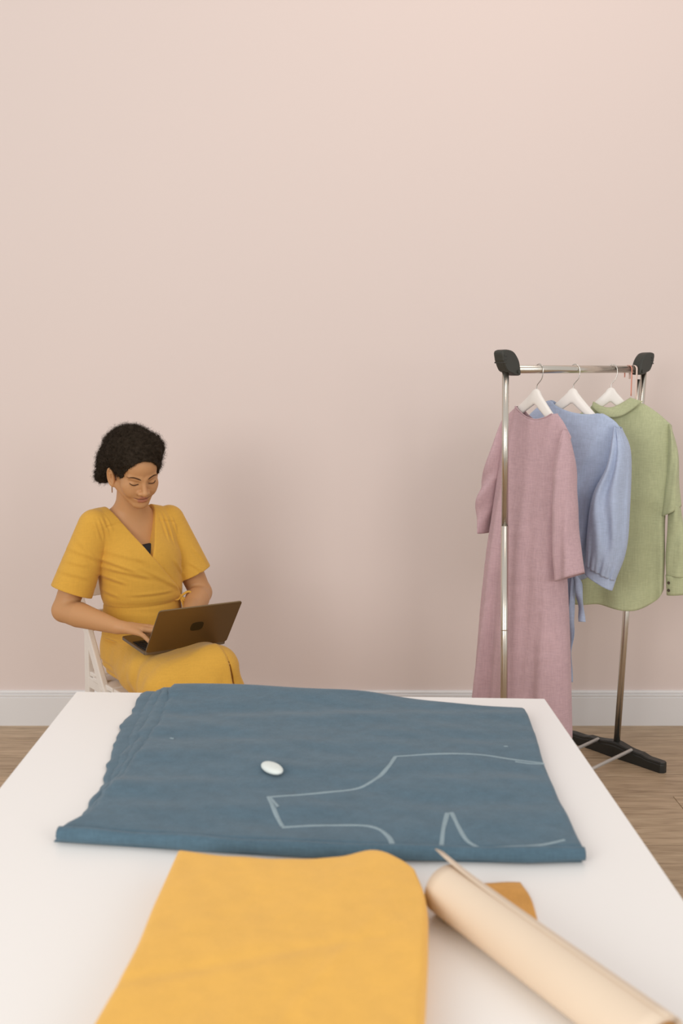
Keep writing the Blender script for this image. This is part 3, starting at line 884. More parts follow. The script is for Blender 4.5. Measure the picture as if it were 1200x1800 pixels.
v_, f_ = sleeve([(1175, 880), (1173, 930), (1170, 975), (1171, 1008)], [(1195, 888), (1201, 930), (1207, 975), (1210, 1012)], mp, lambda t: 0.034 - 0.008 * t, rp_g, -0.022, -0.03, 40, 50)
solidify(mesh_obj('lower_sleeve', v_, f_, M['green'], gs, local=True), 0.0014)
v_, f_ = sleeve([(1170, 1008), (1172, 1043)], [(1211, 1010), (1212, 1040)], mp, lambda t: 0.024, lambda t, a: 0, -0.03, -0.03, 50, 8)
cu = mesh_obj('cuff', v_, f_, M['green'], gs, local=True); solidify(cu, 0.003, 0)
for py in (1020, 1033):
    p = mp(1174.5, py)
    v_, f_ = tube([(p[0], -0.046, p[1]), (p[0], -0.0535, p[1])], 0.0052, 16)
    mesh_obj('button', v_, f_, M['button'], cu, local=True, smooth=False)
v_, f_ = sleeve([(975, 752), (962, 820), (952, 900), (950, 1000)], [(995, 742), (990, 820), (984, 900), (978, 1000)], mp, lambda t: 0.024 + 0.012 * t, rp_g, 0.0, 0.02, 40, 50)
solidify(mesh_obj('sleeve', v_, f_, M['green'], gs, local=True), 0.0014)
# ribbon loops over the rail at the far post
for i, (t, L_, m_, w_) in enumerate(((0.872, 0.100, 'ribbon', 0.0035), (0.912, 0.120, 'ribbon2', 0.006))):
    P = rail_at(t); nrm_ = np.array([RD[1], -RD[0], 0]); V = []
    prof_ = [(-0.0155 * math.cos(a), 0.0155 * math.sin(a)) for a in np.linspace(0, math.pi, 13)]
    prof_ = [(-0.0157, -L_ + i * L_ / 8) for i in range(8)] + prof_ + [(0.0157, -L_ * 0.3 * (j + 1) / 8) for j in range(8)]
    for (y, z) in prof_:
        for s in (-1, 1): V.append(P + nrm_ * (-y) + RD * s * w_ + np.array([0, 0, z]))
    o = mesh_obj('hanging_ribbon', V, grid_faces(2, len(prof_)), M[m_])
    solidify(o, 0.0008)
    tag(o, ('narrow coral ribbon looped over the chrome rail by the corner clamp', 'pale cream ribbon looped over the chrome rail beside the coral ribbon')[i], 'ribbon')

# ================================================================== WOMAN, CHAIR, LAPTOP
PSI = math.radians(33)
BW = np.array([math.cos(PSI), math.sin(PSI), 0])      # her left
BF = np.array([math.sin(PSI), -math.cos(PSI), 0])     # her front
BO = np.array([-0.70, 3.38, 0])
def bw(a, b, z): return BO + BW * a + BF * b + np.array([0, 0, z])

# ---------------------------------------------------------------- laptop
LO = np.array([-0.6092, 3.0019, 0.663]); LY = 0.5877; LLID = 0.578
def rotm(ax, a):
    c, s = math.cos(a), math.sin(a)
    return {'x': np.array([[1, 0, 0], [0, c, -s], [0, s, c]]), 'y': np.array([[c, 0, s], [0, 1, 0], [-s, 0, c]]), 'z': np.array([[c, -s, 0], [s, c, 0], [0, 0, 1]])}[ax]
LR = rotm('z', LY) @ rotm('y', 0.0142) @ rotm('x', 0.0483)
def LP(x, y, z): return LO + LR @ np.array([x, y, z])
LWD, LDP, LHT = 0.28, 0.195, 0.19
lap = empty('laptop', tuple(LP(0.14, 0.1, -0.012)))
tag(lap, 'open slim gold laptop resting on the lap of the seated woman', 'laptop')
lap.rotation_mode = 'XYZ'
def rounded_plate(w, h, t, r, n=6):
    """plate in x (0..w), y (0..h), z (0..t)"""
    pts = []
    for (cx, cy, a0) in ((w - r, r, -90), (w - r, h - r, 0), (r, h - r, 90), (r, r, 180)):
        for k in range(n + 1):
            a = math.radians(a0 + 90 * k / n); pts.append((cx + r * math.cos(a), cy + r * math.sin(a)))
    k = len(pts); V = []
    for (z, e) in ((0, 0.0012), (0.0012, 0), (t - 0.0012, 0), (t, 0.0012)):
        for (x, y) in pts: V.append((x + (w / 2 - x) * e * 2 / w, y + (h / 2 - y) * e * 2 / h, z))
    Fc = [[i * k + j, i * k + (j + 1) % k, (i + 1) * k + (j + 1) % k, (i + 1) * k + j] for i in range(3) for j in range(k)]
    Fc += [list(range(k))[::-1], [3 * k + j for j in range(k)]]
    return V, Fc
def lapw(vf, T): return [T(*p) for p in vf[0]], vf[1]
base_T = lambda x, y, z: LP(x, y, z)
mesh_obj('base', *lapw(rounded_plate(LWD, LDP, 0.011, 0.010), lambda x, y, z: LP(x, y, z - 0.011)), M['deck'], lap, smooth=False)
ls, lc = math.sin(LLID), math.cos(LLID)
def lid_T(x, y, z):      # y up the lid from the hinge, z outward (towards camera)
    return LP(x, -y * ls - z * lc, y * lc - z * ls + 0.001)
lid = mesh_obj('lid', *lapw(rounded_plate(LWD, LHT, 0.005, 0.010), lid_T), M['laptop'], lap, smooth=False)
def sub(v, f, name, m, par, smooth=False):
    return mesh_obj(name, np.array(v) - np.array(lap.location), f, m, par, smooth=smooth, local=True)
v_, f_ = lapw(rounded_plate(LWD - 0.016, LHT - 0.024, 0.0009, 0.003), lambda x, y, z: lid_T(x + 0.008, y + 0.014, -z))
sub(v_, f_, 'screen', M['screen'], lid)
# dark badge, soft squarish
pts = []
for k in range(40):
    a = 2 * math.pi * k / 40; e = 0.62
    pts.append((0.148 + 0.0215 * math.copysign(abs(math.cos(a)) ** e, math.cos(a)), 0.098 + 0.0195 * math.copysign(abs(math.sin(a)) ** e, math.sin(a))))
V = [lid_T(x, y, 0.0049) for x, y in pts] + [lid_T(x, y, 0.0054) for x, y in pts]
Fc = [[j, (j + 1) % 40, 40 + (j + 1) % 40, 40 + j] for j in range(40)] + [list(range(40, 80))]
sub(V, Fc, 'badge', M['logo'], lid)
v_, f_ = lapw(rounded_plate(LWD - 0.014, 0.100, 0.0006, 0.002), lambda x, y, z: LP(x + 0.007, y + 0.018, z - 0.0002))
kb = mesh_obj('keyboard', v_, f_, M['key'], lap, smooth=False)
kv, kf = rounded_plate(0.0165, 0.0150, 0.0016, 0.002, 2)
kme = None
for r in range(5):
    for c in range(14):
        v_ = [LP(x + 0.0105 + c * 0.0186, y + 0.0225 + r * 0.0187, z + 0.0004) for x, y, z in kv]
        sub(v_, kf, 'key', M['key'], kb)
v_, f_ = lapw(rounded_plate(0.105, 0.058, 0.0005, 0.003), lambda x, y, z: LP(x + 0.0875, y + 0.127, z - 0.0002))
mesh_obj('trackpad', v_, f_, M['deck'], lap, smooth=False)

# ---------------------------------------------------------------- folding chair
CHY = math.radians(37)
cw = np.array([math.cos(CHY), math.sin(CHY), 0]); cf = np.array([math.sin(CHY), -math.cos(CHY), 0])
CO = bw(0.070, 0.0, 0)
chair = empty('folding_chair', tuple(CO))
tag(chair, 'white lacquered wooden folding chair under the seated woman', 'chair')
def cp_(a, b, z): return CO + cw * a + cf * b + np.array([0, 0, z])
for s in (-1, 1):
    a = 0.200 * s
    mesh_obj('front_leg', *bar(cp_(a, 0.275, 0.0), cp_(a, -0.265, 0.80), 0.022, 0.040, 0.004, cw), M['chair'], chair, smooth=False)
    a2 = 0.174 * s
    mesh_obj('rear_leg', *bar(cp_(a2, -0.235, 0.0), cp_(a2, -0.205, 0.64), 0.022, 0.038, 0.004, cw), M['chair'], chair, smooth=False)
    mesh_obj('seat_rail', *bar(cp_(a2, -0.205, 0.425), cp_(a2, 0.20, 0.425), 0.020, 0.040, 0.003, cw), M['chair'], chair, smooth=False)
    v_, f_ = tube([cp_(a - 0.016 * s, -0.030, 0.442), cp_(a + 0.014 * s, -0.030, 0.442)], 0.008, 14)
    mesh_obj('bolt', v_, f_, M['chair'], chair, smooth=False)
for i in range(5):
    b = -0.175 + i * 0.088
    mesh_obj('seat_slat', *box(cp_(0, b, 0.4555), (0.40 if i else 0.36, 0.078, 0.018), 0.004, 2, cw, cf), M['chair'], chair, smooth=False)
for z, b in ((0.765, -0.222), (0.655, -0.152)):
    V = []; 
    mesh_obj('back_slat', *box(cp_(0, b - 0.018, z), (0.385, 0.016, 0.075), 0.005, 2, cw, cf), M['chair'], chair, smooth=False)
mesh_obj('stretcher', *bar(cp_(-0.19, 0.165, 0.16), cp_(0.19, 0.165, 0.16), 0.020, 0.030, 0.003, (0, 0, 1)), M['chair'], chair, smooth=False)
mesh_obj('stretcher', *bar(cp_(-0.165, -0.213, 0.20), cp_(0.165, -0.213, 0.20), 0.020, 0.030, 0.003, (0, 0, 1)), M['chair'], chair, smooth=False)

# ---------------------------------------------------------------- head frame (x = her right, y = forward, z = up)
HC = np.array([-0.6843, 3.30, 1.2018]); HS = 0.955
HR = np.array([[-0.8703, 0.4668, 0.1573], [-0.4885, -0.7769, -0.3973], [-0.0632, -0.4226, 0.9041]])
HRf = HR.astype(np.float32)
def hw(x, y, z): return HC + HS * (HR @ np.array([x, y, z]))
def to_head(P): return ((P - HC.astype(np.float32)) @ HRf) / np.float32(HS)

def head_sdf(P):
    """P in head coordinates (metres at scale 1)"""
    q = P.copy(); q[:, 0] = np.abs(q[:, 0])
    d = ell(q, (0, -0.014, 0.036), (0.072, 0.094, 0.080))
    d = smin(d, ell(q, (0, 0.030, -0.022), (0.061, 0.060, 0.079)), 0.022)
    d = smin(d, ell(q, (0, -0.018, -0.028), (0.0670, 0.060, 0.045)), 0.015)
    d = smin(d, ell(q, (0, 0.040, 0.045), (0.056, 0.049, 0.045)), 0.020)            # forehead
    d = smin(d, sph(q, (0.042, 0.052, -0.026), 0.0205), 0.022)                      # cheekbone
    d = smin(d, sph(q, (0.033, 0.062, -0.046), 0.0170), 0.020)                      # cheek
    d = smin(d, cone(q, (0.0530, 0.006, -0.058), (0.016, 0.066, -0.091), 0.0165, 0.0155), 0.018)   # jaw
    d = smin(d, sph(q, (0, 0.0755, -0.0930), 0.0150), 0.016)
    d = smin(d, sph(q, (0.0610, -0.002, -0.0480), 0.0125), 0.010)                        # chin
    d = smin(d, cone(q, (0.010, 0.0825, 0.0150), (0.042, 0.0690, 0.0190), 0.0085, 0.0070), 0.012)  # brow ridge
    d = smax(d, -ell(q, (0.0310, 0.0985, -0.004), (0.0165, 0.0165, 0.0110)), 0.010)   # sockets
    d = smin(d, ell(q, (0.0310, 0.0680, -0.0055), (0.0160, 0.0135, 0.0125)), 0.0030)    # lidded eye
    d = smin(d, chain(q, [(0, 0.0850, 0.0080), (0, 0.0965, -0.016), (0, 0.1045, -0.0310)], [0.0075, 0.0080, 0.0088]), 0.010)  # nose
    d = smin(d, sph(q, (0, 0.1050, -0.0345), 0.0102), 0.006)
    d = smin(d, ell(q, (0.0138, 0.0940, -0.0370), (0.0084, 0.0100, 0.0076)), 0.009)    # wings
    d = smax(d, -ell(q, (0.0075, 0.0985, -0.0455), (0.0042, 0.0055, 0.0036)), 0.002)   # nostrils
    d = smin(d, ell(q, (0, 0.0730, -0.0630), (0.0300, 0.0150, 0.0230)), 0.012)          # muzzle
    up_ = chain(q, [(0, 0.0870, -0.0588), (0.0065, 0.0868, -0.0578), (0.0300, 0.0735, -0.0600)], [0.0046, 0.0048, 0.0020])
    lo_ = chain(q, [(0, 0.0850, -0.0705), (0.0110, 0.0838, -0.0698), (0.0285, 0.0740, -0.0622)], [0.0078, 0.0072, 0.0020])
    d = smin(d, up_, 0.0045)
    d = smin(d, lo_, 0.0045)
    gr = chain(q, [(0, 0.0945, -0.0635), (0.0150, 0.0910, -0.0632), (0.0315, 0.0775, -0.0600)], [0.0014, 0.0013, 0.0012])
    d = smax(d, -gr, 0.0030)
    # ear
    e = P.copy(); e[:, 0] = np.abs(e[:, 0])
    ca, sa = math.cos(0.42), math.sin(0.42)
    ex = e - v3(0.0745, -0.0130, -0.0240)
    er = np.stack([ex[:, 0] * ca + ex[:, 1] * sa, -ex[:, 0] * sa + ex[:, 1] * ca, ex[:, 2]], 1)   # flare out backwards
    er = np.stack([er[:, 0], er[:, 1] + 0.18 * er[:, 2], er[:, 2]], 1)
    disc = ell(er, (0.004, -0.004, 0), (0.0055, 0.0175, 0.0310))
    rr = np.sqrt((er[:, 1] + 0.004) ** 2 / 0.0155 ** 2 + er[:, 2] ** 2 / 0.0290 ** 2)
    rim = np.sqrt(((rr - 1) * 0.019) ** 2 + (er[:, 0] - 0.0085) ** 2) - 0.0033
    ear = smin(disc, rim, 0.003)
    ear = smax(ear, -ell(er, (0.0105, 0.001, -0.002), (0.0065, 0.0085, 0.0140)), 0.003)
    ear = smin(ear, sph(er, (0.004, 0.004, -0.0270), 0.0062), 0.006)
    d = smin(d, ear, 0.005)
    return d

# joints (world)
J = dict(Rsh=bw(-0.160, 0.006, 0.992), Lsh=bw(0.125, 0.0, 0.985), Relb=bw(-0.258, -0.018, 0.738), Rwr=bw(-0.160, 0.214, 0.716),
         Lelb=bw(0.222, 0.020, 0.748), Lwr=LP(0.215, 0.150, 0.050))
def hand_pts(wr, mirror=False):
    mx = (lambda x: 0.28 - x) if mirror else (lambda x: x)
    K = lambda x, y, z: LP(mx(x), y, z)
    mcp = [K(0.058, 0.112, 0.044), K(0.046, 0.097, 0.048), K(0.031, 0.085, 0.046), K(0.012, 0.077, 0.040)]
    pip = [K(0.086, 0.096, 0.042), K(0.080, 0.074, 0.045), K(0.066, 0.060, 0.044), K(0.021, 0.060, 0.034)]
    dip = [K(0.101, 0.088, 0.028), K(0.097, 0.062, 0.029), K(0.081, 0.047, 0.029), K(0.030, 0.047, 0.022)]
    tip = [K(0.105, 0.084, 0.012), K(0.102, 0.056, 0.012), K(0.086, 0.041, 0.012), K(0.0375, 0.036, 0.011)]
    thumb = [K(0.012, 0.140, 0.042), K(0.034, 0.146, 0.032), K(0.056, 0.140, 0.022), K(0.071, 0.130, 0.014)]
    return mcp, pip, dip, tip, thumb
HR_ = hand_pts(J['Rwr']); HL_ = hand_pts(J['Lwr'], True)
def hand_sdf(P, wr, H5):
    mcp, pip, dip, tip, thumb = H5
    d = None
    for i in range(4):
        e = chain(P, [wr * 0.75 + mcp[i] * 0.25, mcp[i]], [0.0145, (0.0105, 0.0108, 0.0100, 0.0092)[i]])
        d = e if d is None else smin(d, e, 0.012)
    for i in range(4):
        r = (0.0086, 0.0088, 0.0084, 0.0074)[i]
        e = chain(P, [mcp[i], pip[i], dip[i], tip[i]], [r * 1.05, r * 0.98, r * 0.88, r * 0.78])
        d = smin(d, e, 0.004)
    e = chain(P, thumb, [0.0150, 0.0118, 0.0098, 0.0082], 0.004)
    d = smin(d, e, 0.010)
    return d

def bl3(P):
    """world -> body frame a, b, z"""
    q = P - BO.astype(np.float32)
    return np.stack([q @ BW.astype(np.float32), q @ BF.astype(np.float32), q[:, 2]], 1)
KR, KL = (-0.080, 0.425, 0.560), (0.064, 0.462, 0.612)
def torso_sdf(q, g=0.0):
    """q in body frame, g = growth"""
    d = ell(q, (0.015, -0.025, 0.580), (0.105 + g, 0.095 + g, 0.095 + g))
    d = smin(d, ell(q, (0.012, -0.014, 0.735), (0.095 + g, 0.070 + g, 0.120 + g)), 0.04)
    d = smin(d, ell(q, (0.000, -0.015, 0.900), (0.118 + g, 0.084 + g, 0.140 + g)), 0.04)
    d = smin(d, cone(q, (-0.140, 0.000, 1.000), (0.105, -0.010, 0.992), 0.040 + g, 0.040 + g), 0.04)
    d = smin(d, ell(q, (-0.060, 0.055, 0.885), (0.048 + g, 0.046 + g, 0.058 + g)), 0.03)
    d = smin(d, ell(q, (0.055, 0.055, 0.885), (0.046 + g, 0.046 + g, 0.058 + g)), 0.03)
    return d
hC = HC.astype(np.float32)
def body_sdf(P):
    P = P.astype(np.float32)
    q = bl3(P)
    d = torso_sdf(q)
    nk = bl3(np.array([hw(0, -0.022, -0.055)], np.float32))[0]
    d = smin(d, cone(q, (-0.016, -0.012, 1.010), nk, 0.058, 0.0500), 0.035)
    d = smin(d, cone(q, (-0.016, -0.015, 1.048), (-0.115, -0.010, 1.018), 0.034, 0.034), 0.04)
    d = smin(d, cone(q, (-0.016, -0.015, 1.048), (0.085, -0.015, 1.006), 0.030, 0.026), 0.04)
    # arms
    for sh, el, wr, H5 in (('Rsh', 'Relb', 'Rwr', HR_), ('Lsh', 'Lelb', 'Lwr', HL_)):
        a, b, c = J[sh], J[el], J[wr]
        e = chain(P, [a, a * 0.45 + b * 0.55, b], [0.042, 0.0450, 0.0385])
        m = b * 0.72 + c * 0.28
        e = smin(e, chain(P, [b, m, b * 0.25 + c * 0.75, c], [0.0390, 0.0425, 0.0300, 0.0235]), 0.012)
        d = smin(d, e, 0.02)
        cen = H5[0][1].astype(np.float32)
        mk = np.linalg.norm(P - cen, axis=1) < 0.15
        if mk.any(): d[mk] = smin(d[mk], hand_sdf(P[mk], c, H5), 0.012)
    # legs
    d = smin(d, chain(q, [(-0.055, 0.02, 0.560), KR, (-0.070, 0.40, 0.12)], [0.070, 0.052, 0.036], 0.02), 0.03)
    d = smin(d, chain(q, [(0.070, 0.02, 0.560), KL, (0.100, 0.47, 0.12)], [0.070, 0.050, 0.036], 0.02), 0.03)
    for ank in ((-0.070, 0.40, 0.12), (0.100, 0.47, 0.12)):
        d = smin(d, chain(q, [ank, (ank[0], ank[1] - 0.005, 0.045), (ank[0], ank[1] + 0.13, 0.028)], [0.040, 0.036, 0.026], 0.01), 0.02)
    mk = np.linalg.norm(P - hC, axis=1) < 0.19
    if mk.any(): d[mk] = smin(d[mk], head_sdf(to_head(P[mk])) * np.float32(HS), 0.012)
    return d

# ---------------------------------------------------------------- dress
SLR0, SLR1 = (-0.150, 0.008, 1.015), (-0.236, -0.004, 0.800)
SLL0, SLL1 = (0.118, -0.005, 1.012), (0.196, 0.030, 0.822)
SEAMZ = 0.742
def bodyplane(px, py, bb):
    """photo pixel -> (a, z) on the plane b = bb of the body frame"""
    r = ray(px, py); t = ((BO + BF * bb - CC) @ BF) / (r @ BF); P = CC + r * t
    return (P - BO) @ BW, P[2]
FOLDS, FOLDS2 = [], []
for (p, q_, wid, amp, bb) in (
        ((180, 984), (238, 1004), 7, 4.0, .10), ((190, 1000), (262, 1013), 7, 3.5, .10), ((196, 972), (252, 984), 9, 2.5, .11), ((178, 1012), (216, 1024), 6, 3.0, .08),
        ((300, 980), (326, 1010), 7, 3.0, .08), ((250, 1000), (322, 1036), 8, 3.5, .10), ((228, 1046), (302, 1036), 6, 2.2, .10), ((176, 1035), (205, 1048), 6, 2.5, .06),
        ((163, 917), (172, 944), 4, 2.8, .05), ((172, 914), (182, 950), 4, 3.0, .05), ((180, 911), (191, 942), 4, 2.6, .06), ((188, 909), (197, 932), 4, 2.2, .06),
        ((284, 903), (290, 945), 4.5, 3.0, .05), ((292, 903), (301, 950), 4.5, 3.2, .05), ((300, 905), (309, 938), 4, 2.6, .04),
        ((192, 1074), (300, 1068), 8, 2.6, .11), ((196, 1088), (262, 1082), 8, 2.4, .11), ((225, 960), (262, 996), 10, 2.0, .12),
        ((100, 1002), (152, 1014), 8, 2.4, .03), ((138, 950), (166, 988), 8, 3.0, .04), ((118, 962), (160, 978), 8, 2.6, .03), ((112, 985), (150, 992), 7, 2.0, .03),
        ((330, 960), (352, 985), 7, 2.4, .02), ((322, 985), (345, 1000), 6, 2.2, .02)):
    FOLDS.append((*bodyplane(*p, bb), *bodyplane(*q_, bb), wid / 1000, amp / 1000))
for (p, q_, wid, amp, bb) in (((172, 1127), (222, 1119), 6, 7.0, .05), ((184, 1160), (200, 1168), 5, 4.0, .02), ((189, 1174), (206, 1180), 5, 4.0, .03), ((196, 1188), (218, 1195), 5, 4.0, .05),
        ((176, 1100), (215, 1106), 7, 2.5, .06)):
    FOLDS2.append((*bodyplane(*p, bb), *bodyplane(*q_, bb), wid / 1000, amp / 1000))
def fold_disp(a, z, lst=None):
    out = np.zeros_like(a)
    for a0, z0, a1, z1, w, amp in (lst or FOLDS):
        da, dz = a1 - a0, z1 - z0; L_ = math.hypot(da, dz); da /= L_; dz /= L_
        s_ = ((a - a0) * da + (z - z0) * dz) / L_
        t_ = (-(a - a0) * dz + (z - z0) * da) / w
        m = (np.abs(t_) < 4) & (s_ > -0.4) & (s_ < 1.4)
        if not m.any(): continue
        env = np.exp(-np.clip(np.abs(s_[m] - 0.5) - 0.25, 0, 9) ** 2 / 0.06)
        out[m] += amp * env * (np.exp(-t_[m] ** 2) - 0.75 * np.exp(-(t_[m] + 1.5) ** 2))
    return out
EZ = [0.70, 0.757, 0.80, 0.85, 0.917, 0.99, 1.068, 1.12]
EA = [0.150, 0.130, 0.098, 0.054, 0.000, -0.050, -0.102, -0.130]
def dress_sdf(P):
    P = P.astype(np.float32)
    q = bl3(P)
    a, b, z = q[:, 0], q[:, 1], q[:, 2]
    d = ell(q, (0.012, -0.006, 0.745), (0.124, 0.102, 0.130))
    d = smin(d, ell(q, (0.000, -0.012, 0.900), (0.148, 0.108, 0.155)), 0.06)
    d = smin(d, ell(q, (0.002, 0.046, 0.885), (0.124, 0.077, 0.095)), 0.05)
    d = smin(d, ell(q, (0.012, 0.006, 0.790), (0.130, 0.105, 0.080)), 0.05)
    d = smin(d, cone(q, (-0.148, 0.000, 1.008), (0.112, -0.010, 0.998), 0.055, 0.055), 0.05)
    d = smin(d, cone(q, (-0.016, -0.018, 1.050), (-0.130, -0.008, 1.028), 0.035, 0.038), 0.04)
    d = smin(d, cone(q, (-0.016, -0.018, 1.050), (0.098, -0.012, 1.016), 0.035, 0.038), 0.04)
    front = np.clip(b * 14 + 0.4, 0, 1)
    ae = np.interp(z, EZ, EA).astype(np.float32)
    wl = (a - ae) * 0.85                                   # > 0 on her left of the wrap edge
    over = 1 / (1 + np.exp(np.clip(wl * 1100, -30, 30)))
    d = d - front * np.clip((z - SEAMZ) * 60, 0, 1) * (0.0045 * over - 0.0020 * np.exp(-((wl - 0.003) / 0.003) ** 2))
    # waist seam, blousing above it
    d = d + 0.0035 * np.exp(-((z - SEAMZ - 0.03 * (a + 0.05) * 1.2) / 0.0032) ** 2) - 0.0015 * np.exp(-((z - SEAMZ - 0.020) / 0.014) ** 2)
    # yoke seams
    yk = z - (1.040 - 0.20 * np.abs(a + 0.016))
    d = d + front * 0.0022 * np.exp(-(yk / 0.0028) ** 2) * (np.abs(a + 0.016) > 0.05)
    # sleeves: flattened cones with straight hems, seam at the armhole
    for i, (s0, s1, r0, r1) in enumerate(((SLR0, SLR1, 0.060, 0.0690), (SLL0, SLL1, 0.056, 0.0600))):
        A_, B_ = v3(*s0), v3(*s1); ax_ = (B_ - A_); Ls = np.linalg.norm(ax_); ax_ = ax_ / Ls
        qq = q.copy(); qq[:, 1] = A_[1] + (q[:, 1] - A_[1]) * 1.12
        t = (q - A_) @ ax_
        e = cone(qq, s0, tuple(B_ + ax_ * 0.05), r0, r1 + 0.005)
        e = smax(e, t - Ls, 0.002)
        inner = cone(qq, tuple(A_ + ax_ * 0.06), tuple(B_ + ax_ * 0.06), r0 - 0.010, r1 + 0.001)
        e = np.maximum(e, -inner)
        seam = np.abs(d - e) / 0.0035
        d = smin(d, e, 0.007)
        d = d + 0.0022 * np.exp(-seam ** 2) * np.clip(1 - t * 6, 0, 1)
    d = d - front * fold_disp(a, z)
    # neckline opening
    op = np.maximum(-wl, (a - (0.057 - 0.335 * np.clip(1.07 - z, 0, 1))))
    op = np.maximum(op, -(b + 0.035))
    cutv = np.maximum(op, 0.86 - z)
    d = smax(d, -cutv, 0.003)
    d = np.maximum(d, -(np.maximum(np.sqrt((a + 0.022) ** 2 + (b + 0.012) ** 2) - 0.078, 1.025 - z)))
    # skirt over hips and thighs
    k = ell(q, (0.008, -0.020, 0.585), (0.138, 0.132, 0.130))
    k = smin(k, ell(q, (0.010, 0.004, 0.695), (0.136, 0.120, 0.085)), 0.05)
    k = smin(k, chain(q, [(-0.040, 0.02, 0.560), (-0.064, 0.25, 0.562), (KR[0], KR[1], 0.560)], [0.094, 0.088, 0.076]), 0.04)
    k = smin(k, chain(q, [(0.070, 0.02, 0.560), (0.074, 0.25, 0.572), (KL[0], KL[1], 0.612)], [0.094, 0.082, 0.064]), 0.06)
    k = smin(k, chain(q, [(-0.01, 0.10, 0.590), (0.0, 0.42, 0.590)], [0.060, 0.050]), 0.08)
    # hanging part below the knees
    k = smin(k, chain(q, [(KR[0], KR[1], 0.545), (-0.080, 0.46, 0.26)], [0.078, 0.105]), 0.06)
    k = smin(k, chain(q, [(KL[0], KL[1] + 0.005, 0.590), (KL[0] + 0.035, 0.560, 0.26)], [0.064, 0.125]), 0.05)
    k = smin(k, chain(q, [(0.0, 0.44, 0.54), (0.0, 0.49, 0.26)], [0.070, 0.090]), 0.08)
    wv_ = 0.0050 * np.sin(b * 24 + 13 * a + 2.2 * np.sin(a * 17 + z * 9)) + 0.0030 * np.sin(b * 47 - 29 * a + z * 22 + 1.5 * np.sin(b * 19)) + 0.0007 * np.sin(b * 95 + 60 * a + 3 * np.sin(z * 40))
    k = k + wv_ * np.clip((b - 0.02) * 6, 0, 1) * np.clip((0.665 - z) * 12, 0.12, 1)
    k = k - fold_disp(a, z, FOLDS2) * np.clip((b + 0.06) * 20, 0, 1) * np.clip((0.115 - b) * 18, 0, 1)
    # radiating folds down from the left knee
    th_ = np.arctan2(a - KL[0], 0.70 - z)
    k = k - 0.0040 * np.sin(th_ * 15 + 1.0) * np.clip((b - 0.36) * 9, 0, 1) * np.clip((0.62 - z) * 9, 0, 1)
    # wrap panel edge beside her left knee: front panel proud of the one behind
    ed = a - (KL[0] + 0.008 + 0.12 * (0.66 - z))
    fr2 = np.clip((b - 0.43) * 25, 0, 1)
    k = k - fr2 * 0.006 / (1 + np.exp(np.clip(ed * 700, -30, 30)))
    sl = np.maximum(np.abs(ed - 0.0035) - 0.0042 * np.clip((0.665 - z) * 14, 0, 1), np.maximum(0.44 - b, z - 0.650))
    k = smax(k, -sl, 0.002)
    k = np.maximum(k, 0.24 - z)
    k = np.where(b < 0.17, smax(k, 0.468 - z, 0.010), k)
    d = smin(d, k, 0.03)
    return d

woman = empty('person', tuple(bw(0, 0.2, 0)))
tag(woman, 'seated woman in a mustard linen wrap dress typing on a laptop', 'person')
skin = mat('skin', (190, 132, 94), 0.5, spec=0.35, sss=0.12)
nt = skin.node_tree
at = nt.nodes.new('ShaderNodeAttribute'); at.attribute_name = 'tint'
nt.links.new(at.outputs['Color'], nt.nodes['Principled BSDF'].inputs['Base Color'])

def box_around(pts, m):
    P = np.array(pts); return P.min(0) - m, P.max(0) + m
parts = []
lo, hi = HC - [0.135, 0.15, 0.305], HC + [0.125, 0.145, 0.150]
parts.append(surface_nets(body_sdf, lo, hi, 0.0017))
lo, hi = box_around([J['Relb'], J['Rwr'], *HR_[3], J['Relb'] * 0.6 + J['Rsh'] * 0.4], 0.052)
parts.append(surface_nets(body_sdf, lo, hi, 0.0022))
lo, hi = box_around([J['Lelb'], J['Lwr'], *HL_[3], J['Lelb'] * 0.6 + J['Lsh'] * 0.4], 0.052)
lo[0] = bw(0.150, 0.0, 0)[0]
parts.append(surface_nets(body_sdf, lo, hi, 0.0026))
def rest(P):
    return body_sdf(P) + np.float32(0.0012)
lo, hi = BO + [-0.34, -0.62, 0.0], BO + [0.52, 0.22, 1.12]
parts.append(surface_nets(rest, lo, hi, 0.007))
V = np.vstack([p[0] for p in parts]); Fc = []; off = 0
for v, f in parts: Fc.append(f + off); off += len(v)
body = mesh_obj('body', V, np.vstack(Fc), skin, woman)
# colour of skin, lips; shade in mouth line and nostrils painted in
hl = to_head(V.astype(np.float32)); q = hl.copy(); q[:, 0] = np.abs(q[:, 0])
up_ = chain(q, [(0, 0.0870, -0.0588), (0.0065, 0.0868, -0.0578), (0.0300, 0.0735, -0.0600)], [0.0046, 0.0048, 0.0020])
lo_ = chain(q, [(0, 0.0850, -0.0705), (0.0110, 0.0838, -0.0698), (0.0285, 0.0740, -0.0622)], [0.0078, 0.0072, 0.0020])
lip = np.clip(1 - np.maximum(np.minimum(up_, lo_) - 0.0004, 0) / 0.0012, 0, 1)
SK, LIPC = np.array(lin((193, 142, 97))), np.array(lin((180, 118, 92)))
colr = SK[None] * (1 - lip[:, None]) + LIPC[None] * lip[:, None]
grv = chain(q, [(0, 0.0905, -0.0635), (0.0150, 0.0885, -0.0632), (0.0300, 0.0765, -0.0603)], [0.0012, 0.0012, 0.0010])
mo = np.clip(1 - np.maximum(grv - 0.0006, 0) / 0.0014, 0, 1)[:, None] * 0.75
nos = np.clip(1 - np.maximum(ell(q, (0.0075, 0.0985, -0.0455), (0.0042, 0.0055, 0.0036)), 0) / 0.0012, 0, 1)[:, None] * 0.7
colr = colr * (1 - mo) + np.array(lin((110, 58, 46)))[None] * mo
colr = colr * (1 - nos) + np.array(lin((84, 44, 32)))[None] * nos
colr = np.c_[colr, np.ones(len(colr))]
ca_ = body.data.color_attributes.new('tint', 'FLOAT_COLOR', 'POINT')
